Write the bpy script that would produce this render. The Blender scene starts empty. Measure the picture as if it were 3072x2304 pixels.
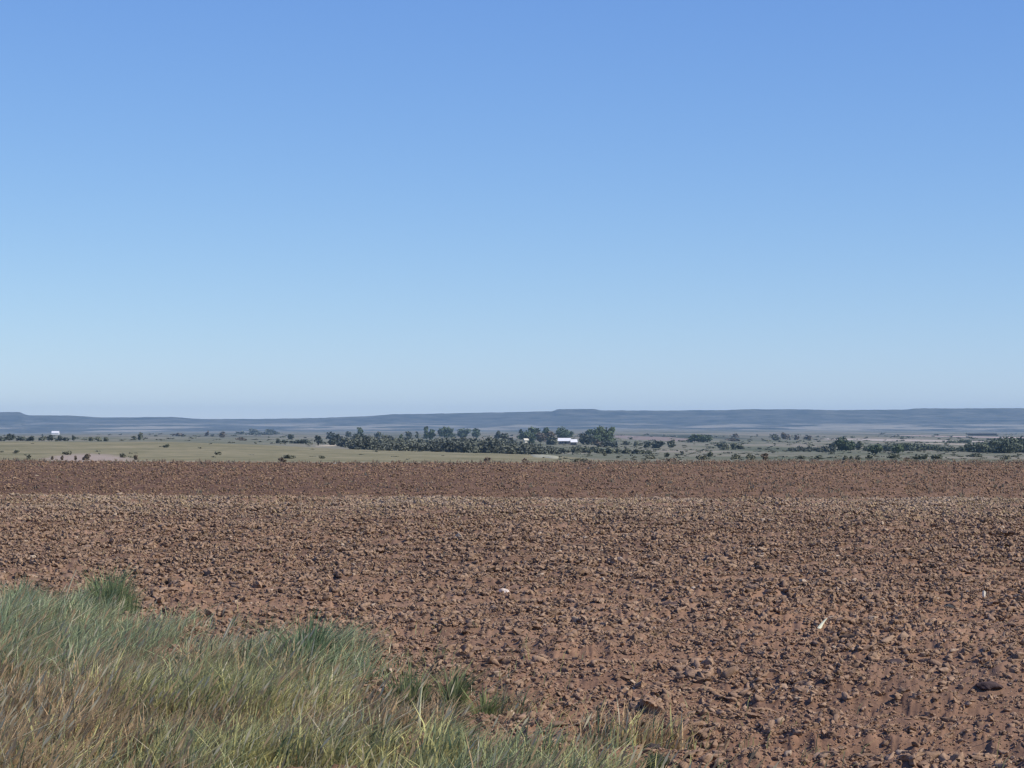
import bpy, math, random
import numpy as np
from mathutils import Vector

random.seed(7)
rng = np.random.default_rng(11)
sc = bpy.context.scene
COL = sc.collection

# ---------------------------------------------------------------- camera
F = 2310.0            # focal length in pixels of a 1024 px wide picture
HORIZON = 427.0       # picture row of the true horizon
EYE = 2.0
cam_data = bpy.data.cameras.new('camera')
cam_data.sensor_width = 36.0
cam_data.lens = 36.0 * F / 1024.0
cam_data.clip_start = 0.5
cam_data.clip_end = 60000.0
cam = bpy.data.objects.new('camera', cam_data)
COL.objects.link(cam)
PITCH = math.atan((HORIZON - 384.0) / F)
cam.location = (0, 0, EYE)
cam.rotation_euler = (math.radians(90) + PITCH, 0, 0)
sc.camera = cam

# ---------------------------------------------------------------- sky and sun
SUN_ELEV = math.radians(42)
SUN_AZ = math.radians(112)      # measured from the view direction (+Y) towards the right (+X)
world = bpy.data.worlds.new('World')
sc.world = world
world.use_nodes = True
wn = world.node_tree
wn.nodes.clear()
w_out = wn.nodes.new('ShaderNodeOutputWorld')
w_bg = wn.nodes.new('ShaderNodeBackground')
w_sky = wn.nodes.new('ShaderNodeTexSky')
w_sky.sky_type = 'NISHITA'
w_sky.sun_disc = False
w_sky.sun_elevation = SUN_ELEV
w_sky.sun_rotation = SUN_AZ
w_sky.altitude = 2200
w_sky.air_density = 1.0
w_sky.dust_density = 0.0
w_sky.ozone_density = 2.0
w_hsv = wn.nodes.new('ShaderNodeHueSaturation')
w_hsv.inputs['Saturation'].default_value = 1.0
w_hsv.inputs['Value'].default_value = 1.0
w_bg.inputs['Strength'].default_value = 0.114
wn.links.new(w_sky.outputs[0], w_hsv.inputs['Color'])
w_wb = wn.nodes.new('ShaderNodeVectorMath')      # camera white balance of the sky
w_wb.operation = 'MULTIPLY'
w_wb.inputs[1].default_value = (0.80, 0.96, 1.23)
wn.links.new(w_hsv.outputs[0], w_wb.inputs[0])
# tone response of the camera, one gentle curve per channel for the whole sky
w_sep = wn.nodes.new('ShaderNodeSeparateColor'); w_com = wn.nodes.new('ShaderNodeCombineColor')
wn.links.new(w_wb.outputs[0], w_sep.inputs[0])
for i_, (g_, k_) in enumerate(((1.0, 0.93), (0.85, 1.172), (0.45, 2.873))):
    pw = wn.nodes.new('ShaderNodeMath'); pw.operation = 'POWER'; pw.inputs[1].default_value = g_
    mu = wn.nodes.new('ShaderNodeMath'); mu.operation = 'MULTIPLY'; mu.inputs[1].default_value = k_
    wn.links.new(w_sep.outputs[i_], pw.inputs[0]); wn.links.new(pw.outputs[0], mu.inputs[0]); wn.links.new(mu.outputs[0], w_com.inputs[i_])
wn.links.new(w_com.outputs[0], w_bg.inputs['Color'])
wn.links.new(w_bg.outputs[0], w_out.inputs['Surface'])

sun_data = bpy.data.lights.new('sun', 'SUN')
sun_data.energy = 4.7
sun_data.angle = math.radians(0.55)
sun_data.color = (1.0, 0.94, 0.84)
sun = bpy.data.objects.new('sun', sun_data)
COL.objects.link(sun)
sd = Vector((math.sin(SUN_AZ) * math.cos(SUN_ELEV), math.cos(SUN_AZ) * math.cos(SUN_ELEV), math.sin(SUN_ELEV)))
sun.rotation_euler = (-sd).to_track_quat('-Z', 'Y').to_euler()
sun.location = (0, 0, 60)

sc.view_settings.view_transform = 'Standard'
sc.view_settings.look = 'None'
sc.view_settings.exposure = 0.0
sc.view_settings.gamma = 1.0
sc.view_settings.use_curve_mapping = False
sc.render.resolution_x = 1024
sc.render.resolution_y = 768
try:
    sc.cycles.filter_width = 1.4
    sc.cycles.volume_max_steps = 64
except Exception:
    pass

# ---------------------------------------------------------------- helpers
def hash2(ix, iy, seed):
    h = (ix.astype(np.int64) * 374761393 + iy.astype(np.int64) * 668265263 + seed * 974711) & 0xffffffff
    h = ((h ^ (h >> 13)) * 1274126177) & 0xffffffff
    h = h ^ (h >> 16)
    return (h & 0xffffff) / float(0xffffff)

def vnoise(x, y, seed=0):
    x0 = np.floor(x); y0 = np.floor(y)
    fx = x - x0; fy = y - y0
    fx = fx * fx * (3 - 2 * fx); fy = fy * fy * (3 - 2 * fy)
    a = hash2(x0, y0, seed); b = hash2(x0 + 1, y0, seed)
    c = hash2(x0, y0 + 1, seed); d = hash2(x0 + 1, y0 + 1, seed)
    return (a * (1 - fx) + b * fx) * (1 - fy) + (c * (1 - fx) + d * fx) * fy

def fbm(x, y, octs=4, seed=0):
    v = 0; a = 0.5; t = 0
    for i in range(octs):
        v = v + a * vnoise(x, y, seed + i * 17); t += a
        x = x * 2.03 + 11.3; y = y * 2.03 + 5.7; a *= 0.5
    return v / t

def sstep(a, b, x):
    t = np.clip((x - a) / (b - a), 0, 1)
    return t * t * (3 - 2 * t)

def mesh_from(name, verts, faces, mat, smooth=False, colours=None):
    """verts (n,3) array, faces (m,3) or (m,4) array"""
    verts = np.asarray(verts, dtype=np.float32); faces = np.asarray(faces, dtype=np.int32)
    me = bpy.data.meshes.new(name)
    n = len(verts); m = len(faces); k = faces.shape[1]
    me.vertices.add(n); me.vertices.foreach_set('co', verts.ravel())
    me.loops.add(m * k); me.loops.foreach_set('vertex_index', faces.ravel())
    me.polygons.add(m)
    me.polygons.foreach_set('loop_start', np.arange(0, m * k, k, dtype=np.int32))
    me.polygons.foreach_set('loop_total', np.full(m, k, dtype=np.int32))
    me.polygons.foreach_set('use_smooth', np.full(m, smooth, dtype=bool))
    if colours is not None:
        at = me.attributes.new('tint', 'FLOAT_COLOR', 'POINT')
        c = np.ones((n, 4), dtype=np.float32); c[:, :3] = colours
        at.data.foreach_set('color', c.ravel())
    me.update(calc_edges=True)
    if mat: me.materials.append(mat)
    return me

def link(name, me, parent=None):
    o = bpy.data.objects.new(name, me)
    COL.objects.link(o)
    if parent: o.parent = parent
    return o

def tag(o, label=None, cat=None, group=None, kind=None):
    if label: o['label'] = label
    if cat: o['category'] = cat
    if group: o['group'] = group
    if kind: o['kind'] = kind
    return o

def empty(name, loc, rz=0.0):
    o = bpy.data.objects.new(name, None)
    o.empty_display_size = 0.5
    o.location = loc; o.rotation_euler = (0, 0, rz)
    COL.objects.link(o)
    return o

# node helpers
class M:
    def __init__(s, name):
        s.m = bpy.data.materials.new(name); s.m.use_nodes = True
        s.t = s.m.node_tree; s.t.nodes.clear()
        s.out = s.t.nodes.new('ShaderNodeOutputMaterial')
        s.b = s.t.nodes.new('ShaderNodeBsdfPrincipled')
        s.b.inputs['Roughness'].default_value = 0.95
        s.b.inputs['Specular IOR Level'].default_value = 0.04
        s.t.links.new(s.b.outputs[0], s.out.inputs['Surface'])
        s.pos = None
    def n(s, t, **kw):
        nd = s.t.nodes.new(t)
        for k, v in kw.items(): setattr(nd, k, v)
        return nd
    def l(s, a, b): s.t.links.new(a, b)
    def position(s, scale=(1, 1, 1), offset=(0, 0, 0)):
        if s.pos is None: s.pos = s.n('ShaderNodeNewGeometry')
        mp = s.n('ShaderNodeMapping')
        mp.inputs['Scale'].default_value = scale
        mp.inputs['Location'].default_value = offset
        s.l(s.pos.outputs['Position'], mp.inputs['Vector'])
        return mp.outputs[0]
    def noise(s, vec, detail=4, rough=0.55, scale=1.0):
        nd = s.n('ShaderNodeTexNoise')
        nd.inputs['Scale'].default_value = scale
        nd.inputs['Detail'].default_value = detail
        nd.inputs['Roughness'].default_value = rough
        s.l(vec, nd.inputs['Vector'])
        return nd.outputs['Fac']
    def ramp(s, fac, stops):
        r = s.n('ShaderNodeValToRGB')
        e = r.color_ramp.elements
        while len(e) < len(stops): e.new(0.5)
        for i, (p, c) in enumerate(stops):
            e[i].position = p
            e[i].color = (c[0], c[1], c[2], 1) if not isinstance(c, (int, float)) else (c, c, c, 1)
        s.l(fac, r.inputs['Fac'])
        return r.outputs['Color']
    def mix(s, fac, a, b, mode='MIX'):
        nd = s.n('ShaderNodeMix', data_type='RGBA', blend_type=mode)
        for sock, v in ((nd.inputs['Factor'], fac), (nd.inputs['A'], a), (nd.inputs['B'], b)):
            pass
        ins = [i for i in nd.inputs if i.enabled]
        fa, ia, ib = ins[0], ins[1], ins[2]
        for sock, v in ((fa, fac), (ia, a), (ib, b)):
            if isinstance(v, (int, float)): sock.default_value = v
            elif isinstance(v, tuple): sock.default_value = (v[0], v[1], v[2], 1)
            else: s.l(v, sock)
        return [o for o in nd.outputs if o.enabled][0]
    def math(s, op, a, b=0.0, clamp=False):
        nd = s.n('ShaderNodeMath', operation=op, use_clamp=clamp)
        for i, v in enumerate((a, b)):
            if isinstance(v, (int, float)): nd.inputs[i].default_value = v
            else: s.l(v, nd.inputs[i])
        return nd.outputs[0]
    def colour(s, c):
        if isinstance(c, tuple): s.b.inputs['Base Color'].default_value = (c[0], c[1], c[2], 1)
        else: s.l(c, s.b.inputs['Base Color'])
    def bump(s, h, strength=0.5, dist=0.02):
        nd = s.n('ShaderNodeBump')
        nd.inputs['Strength'].default_value = strength
        nd.inputs['Distance'].default_value = dist
        s.l(h, nd.inputs['Height']); s.l(nd.outputs[0], s.b.inputs['Normal'])

# ---------------------------------------------------------------- terrain
COLS = np.array([-500, 0, 200, 350, 500, 600, 800, 1024, 1500], float)
def col_u(c): return (c - 512) / F
# (distance, height) of the ploughed field; the crest at 60 m varies from left to right
NEAR = [(5, 0.0), (14, 0.0), (30, 0.02), (45, 0.06), (60, None), (66, -0.16), (73, -0.62), (85, -1.25), (110, -2.15), (140, -2.75), (250, -3.2)]
crest_row = np.array([498, 498.5, 499.5, 500.5, 501.5, 502, 503, 504, 505])
FAR_Y = [350, 600, 900, 1200, 1600, 2000, 3000, 5000, 9000, 10500]
FAR = np.array([
 [460.3, 451.0, 442.6, 441.4, 440.2, 439.0, 437.0, 435.4, 434.0, 433.6],
 [460.5, 451.0, 442.6, 441.3, 440.2, 439.0, 437.0, 435.4, 434.0, 433.6],
 [462.5, 453.0, 443.2, 441.6, 440.5, 439.2, 437.0, 434.4, 431.8, 431.0],
 [463.0, 455.0, 449.6, 448.6, 445.0, 442.2, 438.2, 434.6, 431.2, 430.6],
 [463.0, 457.0, 453.8, 452.2, 447.0, 443.2, 438.8, 434.4, 431.2, 430.6],
 [462.6, 459.0, 456.4, 453.2, 448.4, 444.4, 439.4, 433.8, 429.6, 429.0],
 [461.5, 458.8, 456.0, 452.6, 448.0, 444.4, 440.2, 435.0, 430.6, 429.8],
 [462.4, 458.6, 455.0, 451.4, 447.2, 443.6, 439.6, 435.8, 432.8, 432.0],
 [462.4, 458.6, 455.0, 451.4, 447.2, 443.6, 439.6, 435.8, 432.8, 432.0]])
LY = np.linspace(math.log(5), math.log(10500), 1600)
UU = col_u(COLS)
TAB = np.zeros((len(COLS), len(LY)))
for i in range(len(COLS)):
    ys = []; zs = []
    for y, z in NEAR:
        if z is None: z = EYE - (crest_row[i] - HORIZON) * y / F
        ys.append(y); zs.append(z)
    for y, r in zip(FAR_Y, FAR[i]):
        ys.append(y); zs.append(EYE - (r - HORIZON) * y / F)
    # row angle is what has to vary smoothly far away, height nearby: interpolate the height over log distance
    t = np.interp(LY, np.log(ys), zs)
    # beyond the field interpolate the picture row instead
    ang = np.interp(LY, np.log([250] + FAR_Y), [HORIZON + (EYE + 3.2) * F / 250] + list(FAR[i]))
    far = EYE - (ang - HORIZON) * np.exp(LY) / F
    t = np.where(LY > math.log(350), far, t)
    k = 17
    tp = np.pad(t, k // 2, mode='edge')
    TAB[i] = np.convolve(tp, np.ones(k) / k, mode='valid')
UD = np.linspace(-0.45, 0.45, 181)
TD = np.stack([np.interp(UD, UU, TAB[:, j]) for j in range(len(LY))], axis=1)
kk = 9
TDp = np.pad(TD, ((kk // 2, kk // 2), (0, 0)), mode='edge')
TD = sum(TDp[i:i + len(UD)] for i in range(kk)) / kk

def ground_z(x, y):
    x = np.asarray(x, float); y = np.asarray(y, float)
    yy = np.clip(y, 5.0, 10499.0)
    u = np.clip(x / np.maximum(yy, 25.0) if False else x / yy, -0.4499, 0.4499)
    fu = (u + 0.45) / 0.9 * (len(UD) - 1)
    fl = (np.log(yy) - LY[0]) / (LY[-1] - LY[0]) * (len(LY) - 1)
    iu = np.clip(np.floor(fu).astype(int), 0, len(UD) - 2); il = np.clip(np.floor(fl).astype(int), 0, len(LY) - 2)
    a = fu - iu; b = fl - il
    z = (TD[iu, il] * (1 - a) + TD[iu + 1, il] * a) * (1 - b) + (TD[iu, il + 1] * (1 - a) + TD[iu + 1, il + 1] * a) * b
    # gentle swells, growing with distance
    amp = np.clip(yy / 5000.0, 0, 1.2)
    z = z + amp * (fbm(x / (40 + yy * 0.05), y / (60 + yy * 0.1), 3, 5) - 0.5) * 0.9
    z = z + 0.10 * (fbm(x / 5.0, y / 9.0, 3, 6) - 0.5) * sstep(12, 40, yy) * sstep(140, 90, yy)
    return z

cp, sp_ = math.cos(PITCH), math.sin(PITCH)
def ray(px, row):
    a, b, c = px - 512.0, F, 384.0 - row
    return a, b * cp - c * sp_, b * sp_ + c * cp
def at(px, row, ymin=8.0, ymax=10400.0):
    """the ground point seen at a picture position"""
    dx, dy, dz = ray(px, row)
    ys = np.exp(np.linspace(math.log(ymin), math.log(ymax), 4000))
    xs = dx / dy * ys; zr = EYE + dz / dy * ys
    g = ground_z(xs, ys)
    hit = np.nonzero(zr <= g)[0]
    i = hit[0] if len(hit) else len(ys) - 1
    return Vector((float(xs[i]), float(ys[i]), float(g[i])))
def metres(px, y): return px * y / F

# ---------------------------------------------------------------- soil material
def soil_material(name, far=False):
    m = M(name)
    base = m.noise(m.position((0.9, 0.35, 1)), 6, 0.6)
    c = m.ramp(base, [(0.3, (0.193, 0.123, 0.082)), (0.5, (0.245, 0.159, 0.107)), (0.72, (0.305, 0.204, 0.142))])
    # redder bare earth close to the verge
    red = m.noise(m.position((0.30, 0.16, 1), (3.1, 1.7, 0)), 4, 0.5)
    sep = m.n('ShaderNodeSeparateXYZ'); m.l(m.pos.outputs['Position'], sep.inputs[0])
    near = m.math('SUBTRACT', 1.0, m.math('MULTIPLY', m.math('SUBTRACT', sep.outputs['Y'], 12.0), 1 / 22.0, True), True)
    rf = m.math('MULTIPLY', m.ramp(red, [(0.38, 0.15), (0.62, 1.0)]), near, True)
    c = m.mix(m.math('MULTIPLY', rf, 0.6), c, (0.32, 0.190, 0.118))
    # long cultivated bands running across the view
    band = m.noise(m.position((0.006, 0.09, 1), (0, 4.0, 0)), 3, 0.5)
    c = m.mix(0.55, c, m.ramp(band, [(0.35, (0.62, 0.58, 0.60)), (0.62, (1.15, 1.1, 1.05))]), 'MULTIPLY')
    mot = m.noise(m.position((0.55, 0.055, 1), (2.0, 9.0, 0)), 5, 0.7)
    c = m.mix(0.8, c, m.ramp(mot, [(0.34, (0.72, 0.70, 0.70)), (0.5, (1.0, 0.98, 0.96)), (0.66, (1.28, 1.24, 1.16))]), 'MULTIPLY')
    fine = m.noise(m.position((28, 14, 28)), 5, 0.65)
    c = m.mix(0.6, c, m.ramp(fine, [(0.3, (0.55, 0.55, 0.57)), (0.7, (1.35, 1.32, 1.28))]), 'MULTIPLY')
    # the lower ground beyond the rise is coloured darker, paler again towards the right
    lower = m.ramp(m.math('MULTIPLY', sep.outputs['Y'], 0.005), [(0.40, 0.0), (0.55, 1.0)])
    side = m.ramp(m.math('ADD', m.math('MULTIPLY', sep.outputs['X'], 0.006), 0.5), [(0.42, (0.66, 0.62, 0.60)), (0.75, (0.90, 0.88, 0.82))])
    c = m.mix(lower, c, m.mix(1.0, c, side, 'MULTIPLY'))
    m.colour(c)
    m.bump(m.noise(m.position((45, 45, 45)), 4, 0.6), 0.6, 0.01)
    return m.m

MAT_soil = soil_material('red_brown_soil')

def clod_material(name, stops):
    m = M(name)
    oi = m.n('ShaderNodeObjectInfo')
    c = m.ramp(oi.outputs['Random'], stops)
    f = m.noise(m.position((30, 30, 30)), 4, 0.6)
    c = m.mix(0.6, c, m.ramp(f, [(0.3, (0.6, 0.6, 0.6)), (0.7, (1.3, 1.3, 1.3))]), 'MULTIPLY')
    red = m.noise(m.position((0.30, 0.16, 1), (3.1, 1.7, 0)), 4, 0.5)
    sep = m.n('ShaderNodeSeparateXYZ'); m.l(m.pos.outputs['Position'], sep.inputs[0])
    near = m.math('SUBTRACT', 1.0, m.math('MULTIPLY', m.math('SUBTRACT', sep.outputs['Y'], 12.0), 1 / 22.0, True), True)
    rf = m.math('MULTIPLY', m.ramp(red, [(0.38, 0.1), (0.62, 0.8)]), near, True)
    c = m.mix(m.math('MULTIPLY', rf, 0.45), c, (0.32, 0.195, 0.122))
    # dry pale crust along the rise of the field
    crest = m.ramp(m.math('MULTIPLY', sep.outputs['Y'], 0.01), [(0.44, 0.0), (0.60, 1.0), (0.70, 1.0), (0.85, 0.0)])
    c = m.mix(m.math('MULTIPLY', crest, m.ramp(m.noise(m.position((0.25, 0.12, 0)), 4, 0.6), [(0.35, 0.15), (0.62, 1.0)])), c, m.mix(0.65, c, (0.47, 0.37, 0.27)))
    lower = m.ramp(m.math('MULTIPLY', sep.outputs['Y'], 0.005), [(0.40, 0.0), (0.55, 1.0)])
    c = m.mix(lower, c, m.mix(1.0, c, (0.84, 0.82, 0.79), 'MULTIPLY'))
    m.colour(c)
    m.bump(m.noise(m.position((60, 60, 60)), 3, 0.6), 0.5, 0.008)
    return m.m
MAT_clod = clod_material('dry_soil_clod', [(0.0, (0.17, 0.112, 0.073)), (0.25, (0.262, 0.173, 0.114)), (0.85, (0.335, 0.225, 0.150)), (0.985, (0.35, 0.245, 0.165)), (1.0, (0.50, 0.39, 0.28))])

def plain_material(name, stops, sc1, sc2, mult=0.5, off=(0, 0, 0)):
    m = M(name)
    a = m.noise(m.position((1 / sc1[0], 1 / sc1[1], 0.0), off), 5, 0.6)
    c = m.ramp(a, stops)
    b = m.noise(m.position((1 / sc2[0], 1 / sc2[1], 0.0), off), 4, 0.65)
    c = m.mix(mult, c, m.ramp(b, [(0.3, (0.6, 0.62, 0.6)), (0.7, (1.3, 1.28, 1.25))]), 'MULTIPLY')
    m.colour(c)
    return m

# --------------------------------------------------------------- ploughed field
def field_far_edge(u):
    return 350.0 + 0 * u
us = np.concatenate([np.linspace(-0.75, -0.27, 24, endpoint=False), np.linspace(-0.27, 0.27, 1050), np.linspace(0.27, 0.75, 25)[1:]])
# distances: even steps in picture rows
rows_y = [F * EYE / r for r in np.arange(F * EYE / 9.5, F * EYE / 64.0, -1.25)]
ys = np.concatenate([np.array([-40, -20, -6, 0, 4, 7]), np.array(rows_y), np.exp(np.linspace(math.log(64.5), math.log(350), 150))])
def furrow(x, y):
    # tillage rows run across the view, slightly nearer on the right, wavering a little
    return np.sin(2 * math.pi * (y + 0.16 * x + 0.5 * fbm(x / 3.0, y / 9.0, 2, 61)) / 1.05)
def soil_height(x, y):
    """clods, crumbs and tillage relief of the ploughed ground"""
    px = np.clip(y, 5, 400) / F
    h = 0.10 * (fbm(x / 0.50, y / 0.8, 3, 21) - 0.5)
    h = h + 0.072 * furrow(x, y) * (0.5 + fbm(x / 2.0, y / 2.0, 2, 62))
    b = np.abs(fbm(x / 0.15, y / 0.19, 3, 33) - 0.5) * 2
    h = h + 0.055 * (1 - b) ** 2 * (0.35 + 0.65 * sstep(0.35, 0.6, vnoise(x / 0.7, y / 0.9, 44)))
    h = h + 0.016 * (vnoise(x / 0.06, y / 0.10, 55) - 0.5)
    h = h + np.clip(px * 2.0, 0, 0.08) * (hash2(np.floor(x / (px * 5)), np.floor(y / 0.05), 66) - 0.5) * 0.6
    return h
def soil_z(x, y):
    return ground_z(x, y) + soil_height(x, y)
Yg, Ug = np.meshgrid(ys, us, indexing='ij')
Xg = Ug * np.maximum(Yg, 5) + np.sign(Ug) * np.maximum(0, 30 - np.maximum(Yg, 0) * 0.0) * np.clip((np.abs(Ug) - 0.27) / 0.48, 0, 1)
Zg = ground_z(Xg, Yg) + soil_height(Xg, Yg)
Zg[:6] -= 0.05
nr, nc = Yg.shape
idx = np.arange(nr * nc).reshape(nr, nc)
faces = np.stack([idx[:-1, :-1], idx[:-1, 1:], idx[1:, 1:], idx[1:, :-1]], -1).reshape(-1, 4)
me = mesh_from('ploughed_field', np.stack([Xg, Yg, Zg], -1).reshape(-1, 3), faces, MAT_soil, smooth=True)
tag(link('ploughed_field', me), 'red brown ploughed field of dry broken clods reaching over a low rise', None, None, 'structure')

# --------------------------------------------------------------- sheets beyond the field
def sheet(name, label, mat, y0f, y1f, ny, urange=(-0.45, 0.45), nu=420, lift=0.0):
    uu = np.linspace(urange[0], urange[1], nu)
    t = np.linspace(0, 1, ny)
    y0 = np.array([y0f(u) for u in uu]); y1 = np.array([y1f(u) for u in uu])
    Y = np.exp(np.log(y0)[None, :] * (1 - t)[:, None] + np.log(y1)[None, :] * t[:, None])
    X = uu[None, :] * Y
    Z = ground_z(X, Y) + lift
    id_ = np.arange(ny * nu).reshape(ny, nu)
    f = np.stack([id_[:-1, :-1], id_[:-1, 1:], id_[1:, 1:], id_[1:, :-1]], -1).reshape(-1, 4)
    me = mesh_from(name, np.stack([X, Y, Z], -1).reshape(-1, 3), f, mat, smooth=True)
    return tag(link(name, me), label, None, None, 'structure')

def pasture_edge(u):
    c = 512 + u * F
    return float(np.interp(c, [-400, 0, 200, 350, 480, 545, 600, 640], [1100, 1100, 1090, 980, 960, 900, 500, 350.5]) * (1 + 0.03 * math.sin(c * 0.05)))

# pasture: olive grass with a bare pink scar at the left
m = M('olive_pasture')
a = m.noise(m.position((1 / 30, 1 / 90, 0)), 5, 0.6)
c = m.ramp(a, [(0.3, (0.185, 0.172, 0.097)), (0.5, (0.242, 0.215, 0.124)), (0.75, (0.32, 0.275, 0.17))])
b = m.noise(m.position((1 / 6, 1 / 22, 0)), 4, 0.7)
c = m.mix(0.8, c, m.ramp(b, [(0.3, (0.66, 0.70, 0.64)), (0.7, (1.25, 1.2, 1.2))]), 'MULTIPLY')
sep = m.n('ShaderNodeSeparateXYZ'); m.l(m.pos.outputs['Position'], sep.inputs[0])
# scar: distance from a centre line, broken by noise
P1 = at(98, 453)
ddx = m.math('DIVIDE', m.math('ADD', sep.outputs['X'], m.math('MULTIPLY', sep.outputs['Y'], 0.183)), 10.5)
ddy = m.math('DIVIDE', m.math('SUBTRACT', sep.outputs['Y'], 420.0), 170.0)
rad = m.math('ADD', m.math('MULTIPLY', ddx, ddx), m.math('MULTIPLY', ddy, ddy))
br = m.noise(m.position((1 / 7, 1 / 30, 0), (5, 2, 0)), 4, 0.6)
sc_ = m.math('SUBTRACT', 1.35, m.math('ADD', rad, m.math('MULTIPLY', br, 1.3)))
scf = m.ramp(sc_, [(0.0, 0.0), (0.45, 0.9)])
c = m.mix(scf, c, m.mix(br, (0.33, 0.255, 0.20), (0.41, 0.33, 0.27)))
# thin pale tan strip of bare margin along the ploughed edge
mar = m.ramp(m.math('MULTIPLY', m.math('SUBTRACT', sep.outputs['Y'], 350.0), 1 / 100.0, True), [(0.0, 0.8), (0.35, 0.0)])
c = m.mix(mar, c, (0.33, 0.26, 0.19))
m.colour(c)
sheet('pasture', 'olive green pasture on a low swell beyond the ploughed field', m.m, lambda u: 349.0, pasture_edge, 90)

m = plain_material('scrubby_plain', [(0.28, (0.075, 0.088, 0.056)), (0.42, (0.15, 0.155, 0.10)), (0.55, (0.22, 0.205, 0.145)), (0.68, (0.30, 0.255, 0.195)), (0.8, (0.36, 0.29, 0.235))], (70, 420), (14, 60), 0.5)
sheet('scrub_plain', 'grey green scrubby plain between the ploughed field and the mesa', m.m,
      lambda u: pasture_edge(u) if u < col_u(640) else 349.0, lambda u: 3000.0, 160)
m = plain_material('distant_plain', [(0.36, (0.06, 0.07, 0.05)), (0.45, (0.15, 0.145, 0.10)), (0.55, (0.21, 0.19, 0.135)), (0.68, (0.27, 0.23, 0.165))], (260, 1300), (60, 240), 0.4, (1.3, 0.4, 0))
sheet('distant_plain', 'pale hazy plain with dark scrub bands below the mesa', m.m, lambda u: 2995.0, lambda u: 10450.0, 120)

# --------------------------------------------------------------- mesa
RX = [-500, -60, 0, 20, 27, 72, 100, 172, 200, 250, 317, 372, 392, 417, 467, 500, 553, 557, 594, 600, 667, 724, 751, 790, 833, 908, 914, 960, 1024, 1300, 1550]
RR = [409, 411, 411.6, 411.8, 414.9, 415.4, 417.2, 416.8, 418.6, 418.9, 417.6, 415.8, 414.1, 413.6, 412.7, 412.2, 411.0, 409.0, 408.7, 410.0, 410.3, 409.9, 408.9, 408.7, 410.0, 409.2, 408.2, 408.0, 407.7, 407.0, 409]
nu, nv = 760, 70
uu = np.linspace(-0.45, 0.45, nu)
rr = np.interp(512 + uu * F, RX, RR) + (fbm(uu * 60, uu * 0 + 3, 3, 8) - 0.5) * 0.5 + (vnoise(uu * 420, uu * 0, 9) - 0.5) * 0.3
RY = 13500.0
y_r = RY + 500 * (fbm(uu * 9, uu * 0 + 1, 2, 4) - 0.5)
z_top = EYE + (HORIZON - rr) * y_r / F
vs = np.linspace(0, 1, nv)
Yv = np.zeros((nv, nu)); Zv = np.zeros((nv, nu)); Xv = np.zeros((nv, nu))
y_base = 10400.0
zb = ground_z(uu * y_base, np.full(nu, y_base))
for j, v in enumerate(vs):
    if v <= 0.85:
        t = v / 0.85
        Y = y_base + (y_r - y_base) * t
        shape = 0.30 * t + 0.45 * t ** 2.2 + 0.25 * np.clip((t - 0.86) / 0.14, 0, 1) ** 0.6
        n = (fbm(uu * 55, uu * 0 + t * 2.0, 4, 12) - 0.5)
        Z = zb + (z_top - zb) * np.clip(shape + n * 0.30 * t * (1 - t) * 2, 0, 1)
    else:
        t = (v - 0.85) / 0.15
        Y = y_r + 2500 * t
        Z = z_top - 30 * t
    Yv[j] = Y; Zv[j] = Z; Xv[j] = uu * Y
id_ = np.arange(nv * nu).reshape(nv, nu)
f = np.stack([id_[:-1, :-1], id_[:-1, 1:], id_[1:, 1:], id_[1:, :-1]], -1).reshape(-1, 4)
m = M('juniper_covered_slope')
a = m.noise(m.position((1 / 520, 1 / 900, 1 / 14.0)), 5, 0.6)
sep = m.n('ShaderNodeSeparateXYZ'); m.l(m.pos.outputs['Position'], sep.inputs[0])
dark = m.mix(m.ramp(m.noise(m.position((1 / 160, 1 / 200, 1 / 14)), 5, 0.7), [(0.35, 0.0), (0.68, 1.0)]), (0.015, 0.020, 0.016), (0.15, 0.14, 0.105))
low = m.ramp(m.math('MULTIPLY', m.math('ADD', sep.outputs['Z'], 30.0), 1 / 130.0), [(0.30, 1.0), (0.48, 0.0)])
pale = m.math('MULTIPLY', m.ramp(a, [(0.50, 0.0), (0.56, 1.0)]), low, True)
m.colour(m.mix(pale, dark, (0.30, 0.265, 0.19)))
me = mesh_from('mesa', np.stack([Xv, Yv, Zv], -1).reshape(-1, 3), f, m.m, smooth=True)
tag(link('mesa', me), 'long low blue mesa along the horizon with a dark rim', None, None, 'structure')

# --------------------------------------------------------------- clods (instanced on points)
MAXS = 0.105
N = 560000
kpx = 2.1 / F
ly = rng.uniform(math.log(10.5), math.log(67), N)
far_ = rng.random(N) < 0.10
ly = np.where(far_, rng.uniform(math.log(125), math.log(349), N), ly)
cy = np.exp(ly)
cu = rng.uniform(-0.29, 0.29, N)
cx = cu * cy
cs = kpx * cy * (1 - rng.random(N)) ** (-1 / 2.15)
cs = np.minimum(cs, np.maximum(MAXS, kpx * cy * 1.25) * (0.6 + 0.4 * rng.random(N)))
def verge_line(y):
    return np.interp(y, [6, 10, 12.9, 13.5, 14.5, 16, 18, 20.3, 22.7, 24.4, 26, 30, 40], [3.4, 1.9, 0.62, 0.2, -0.32, -0.95, -1.75, -2.65, -3.7, -5.4, -7.5, -12, -20])
inside = verge_line(cy) - cx
keep = (rng.random(N) > sstep(-0.1, 1.2, inside)) | (cy > 40)
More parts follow.
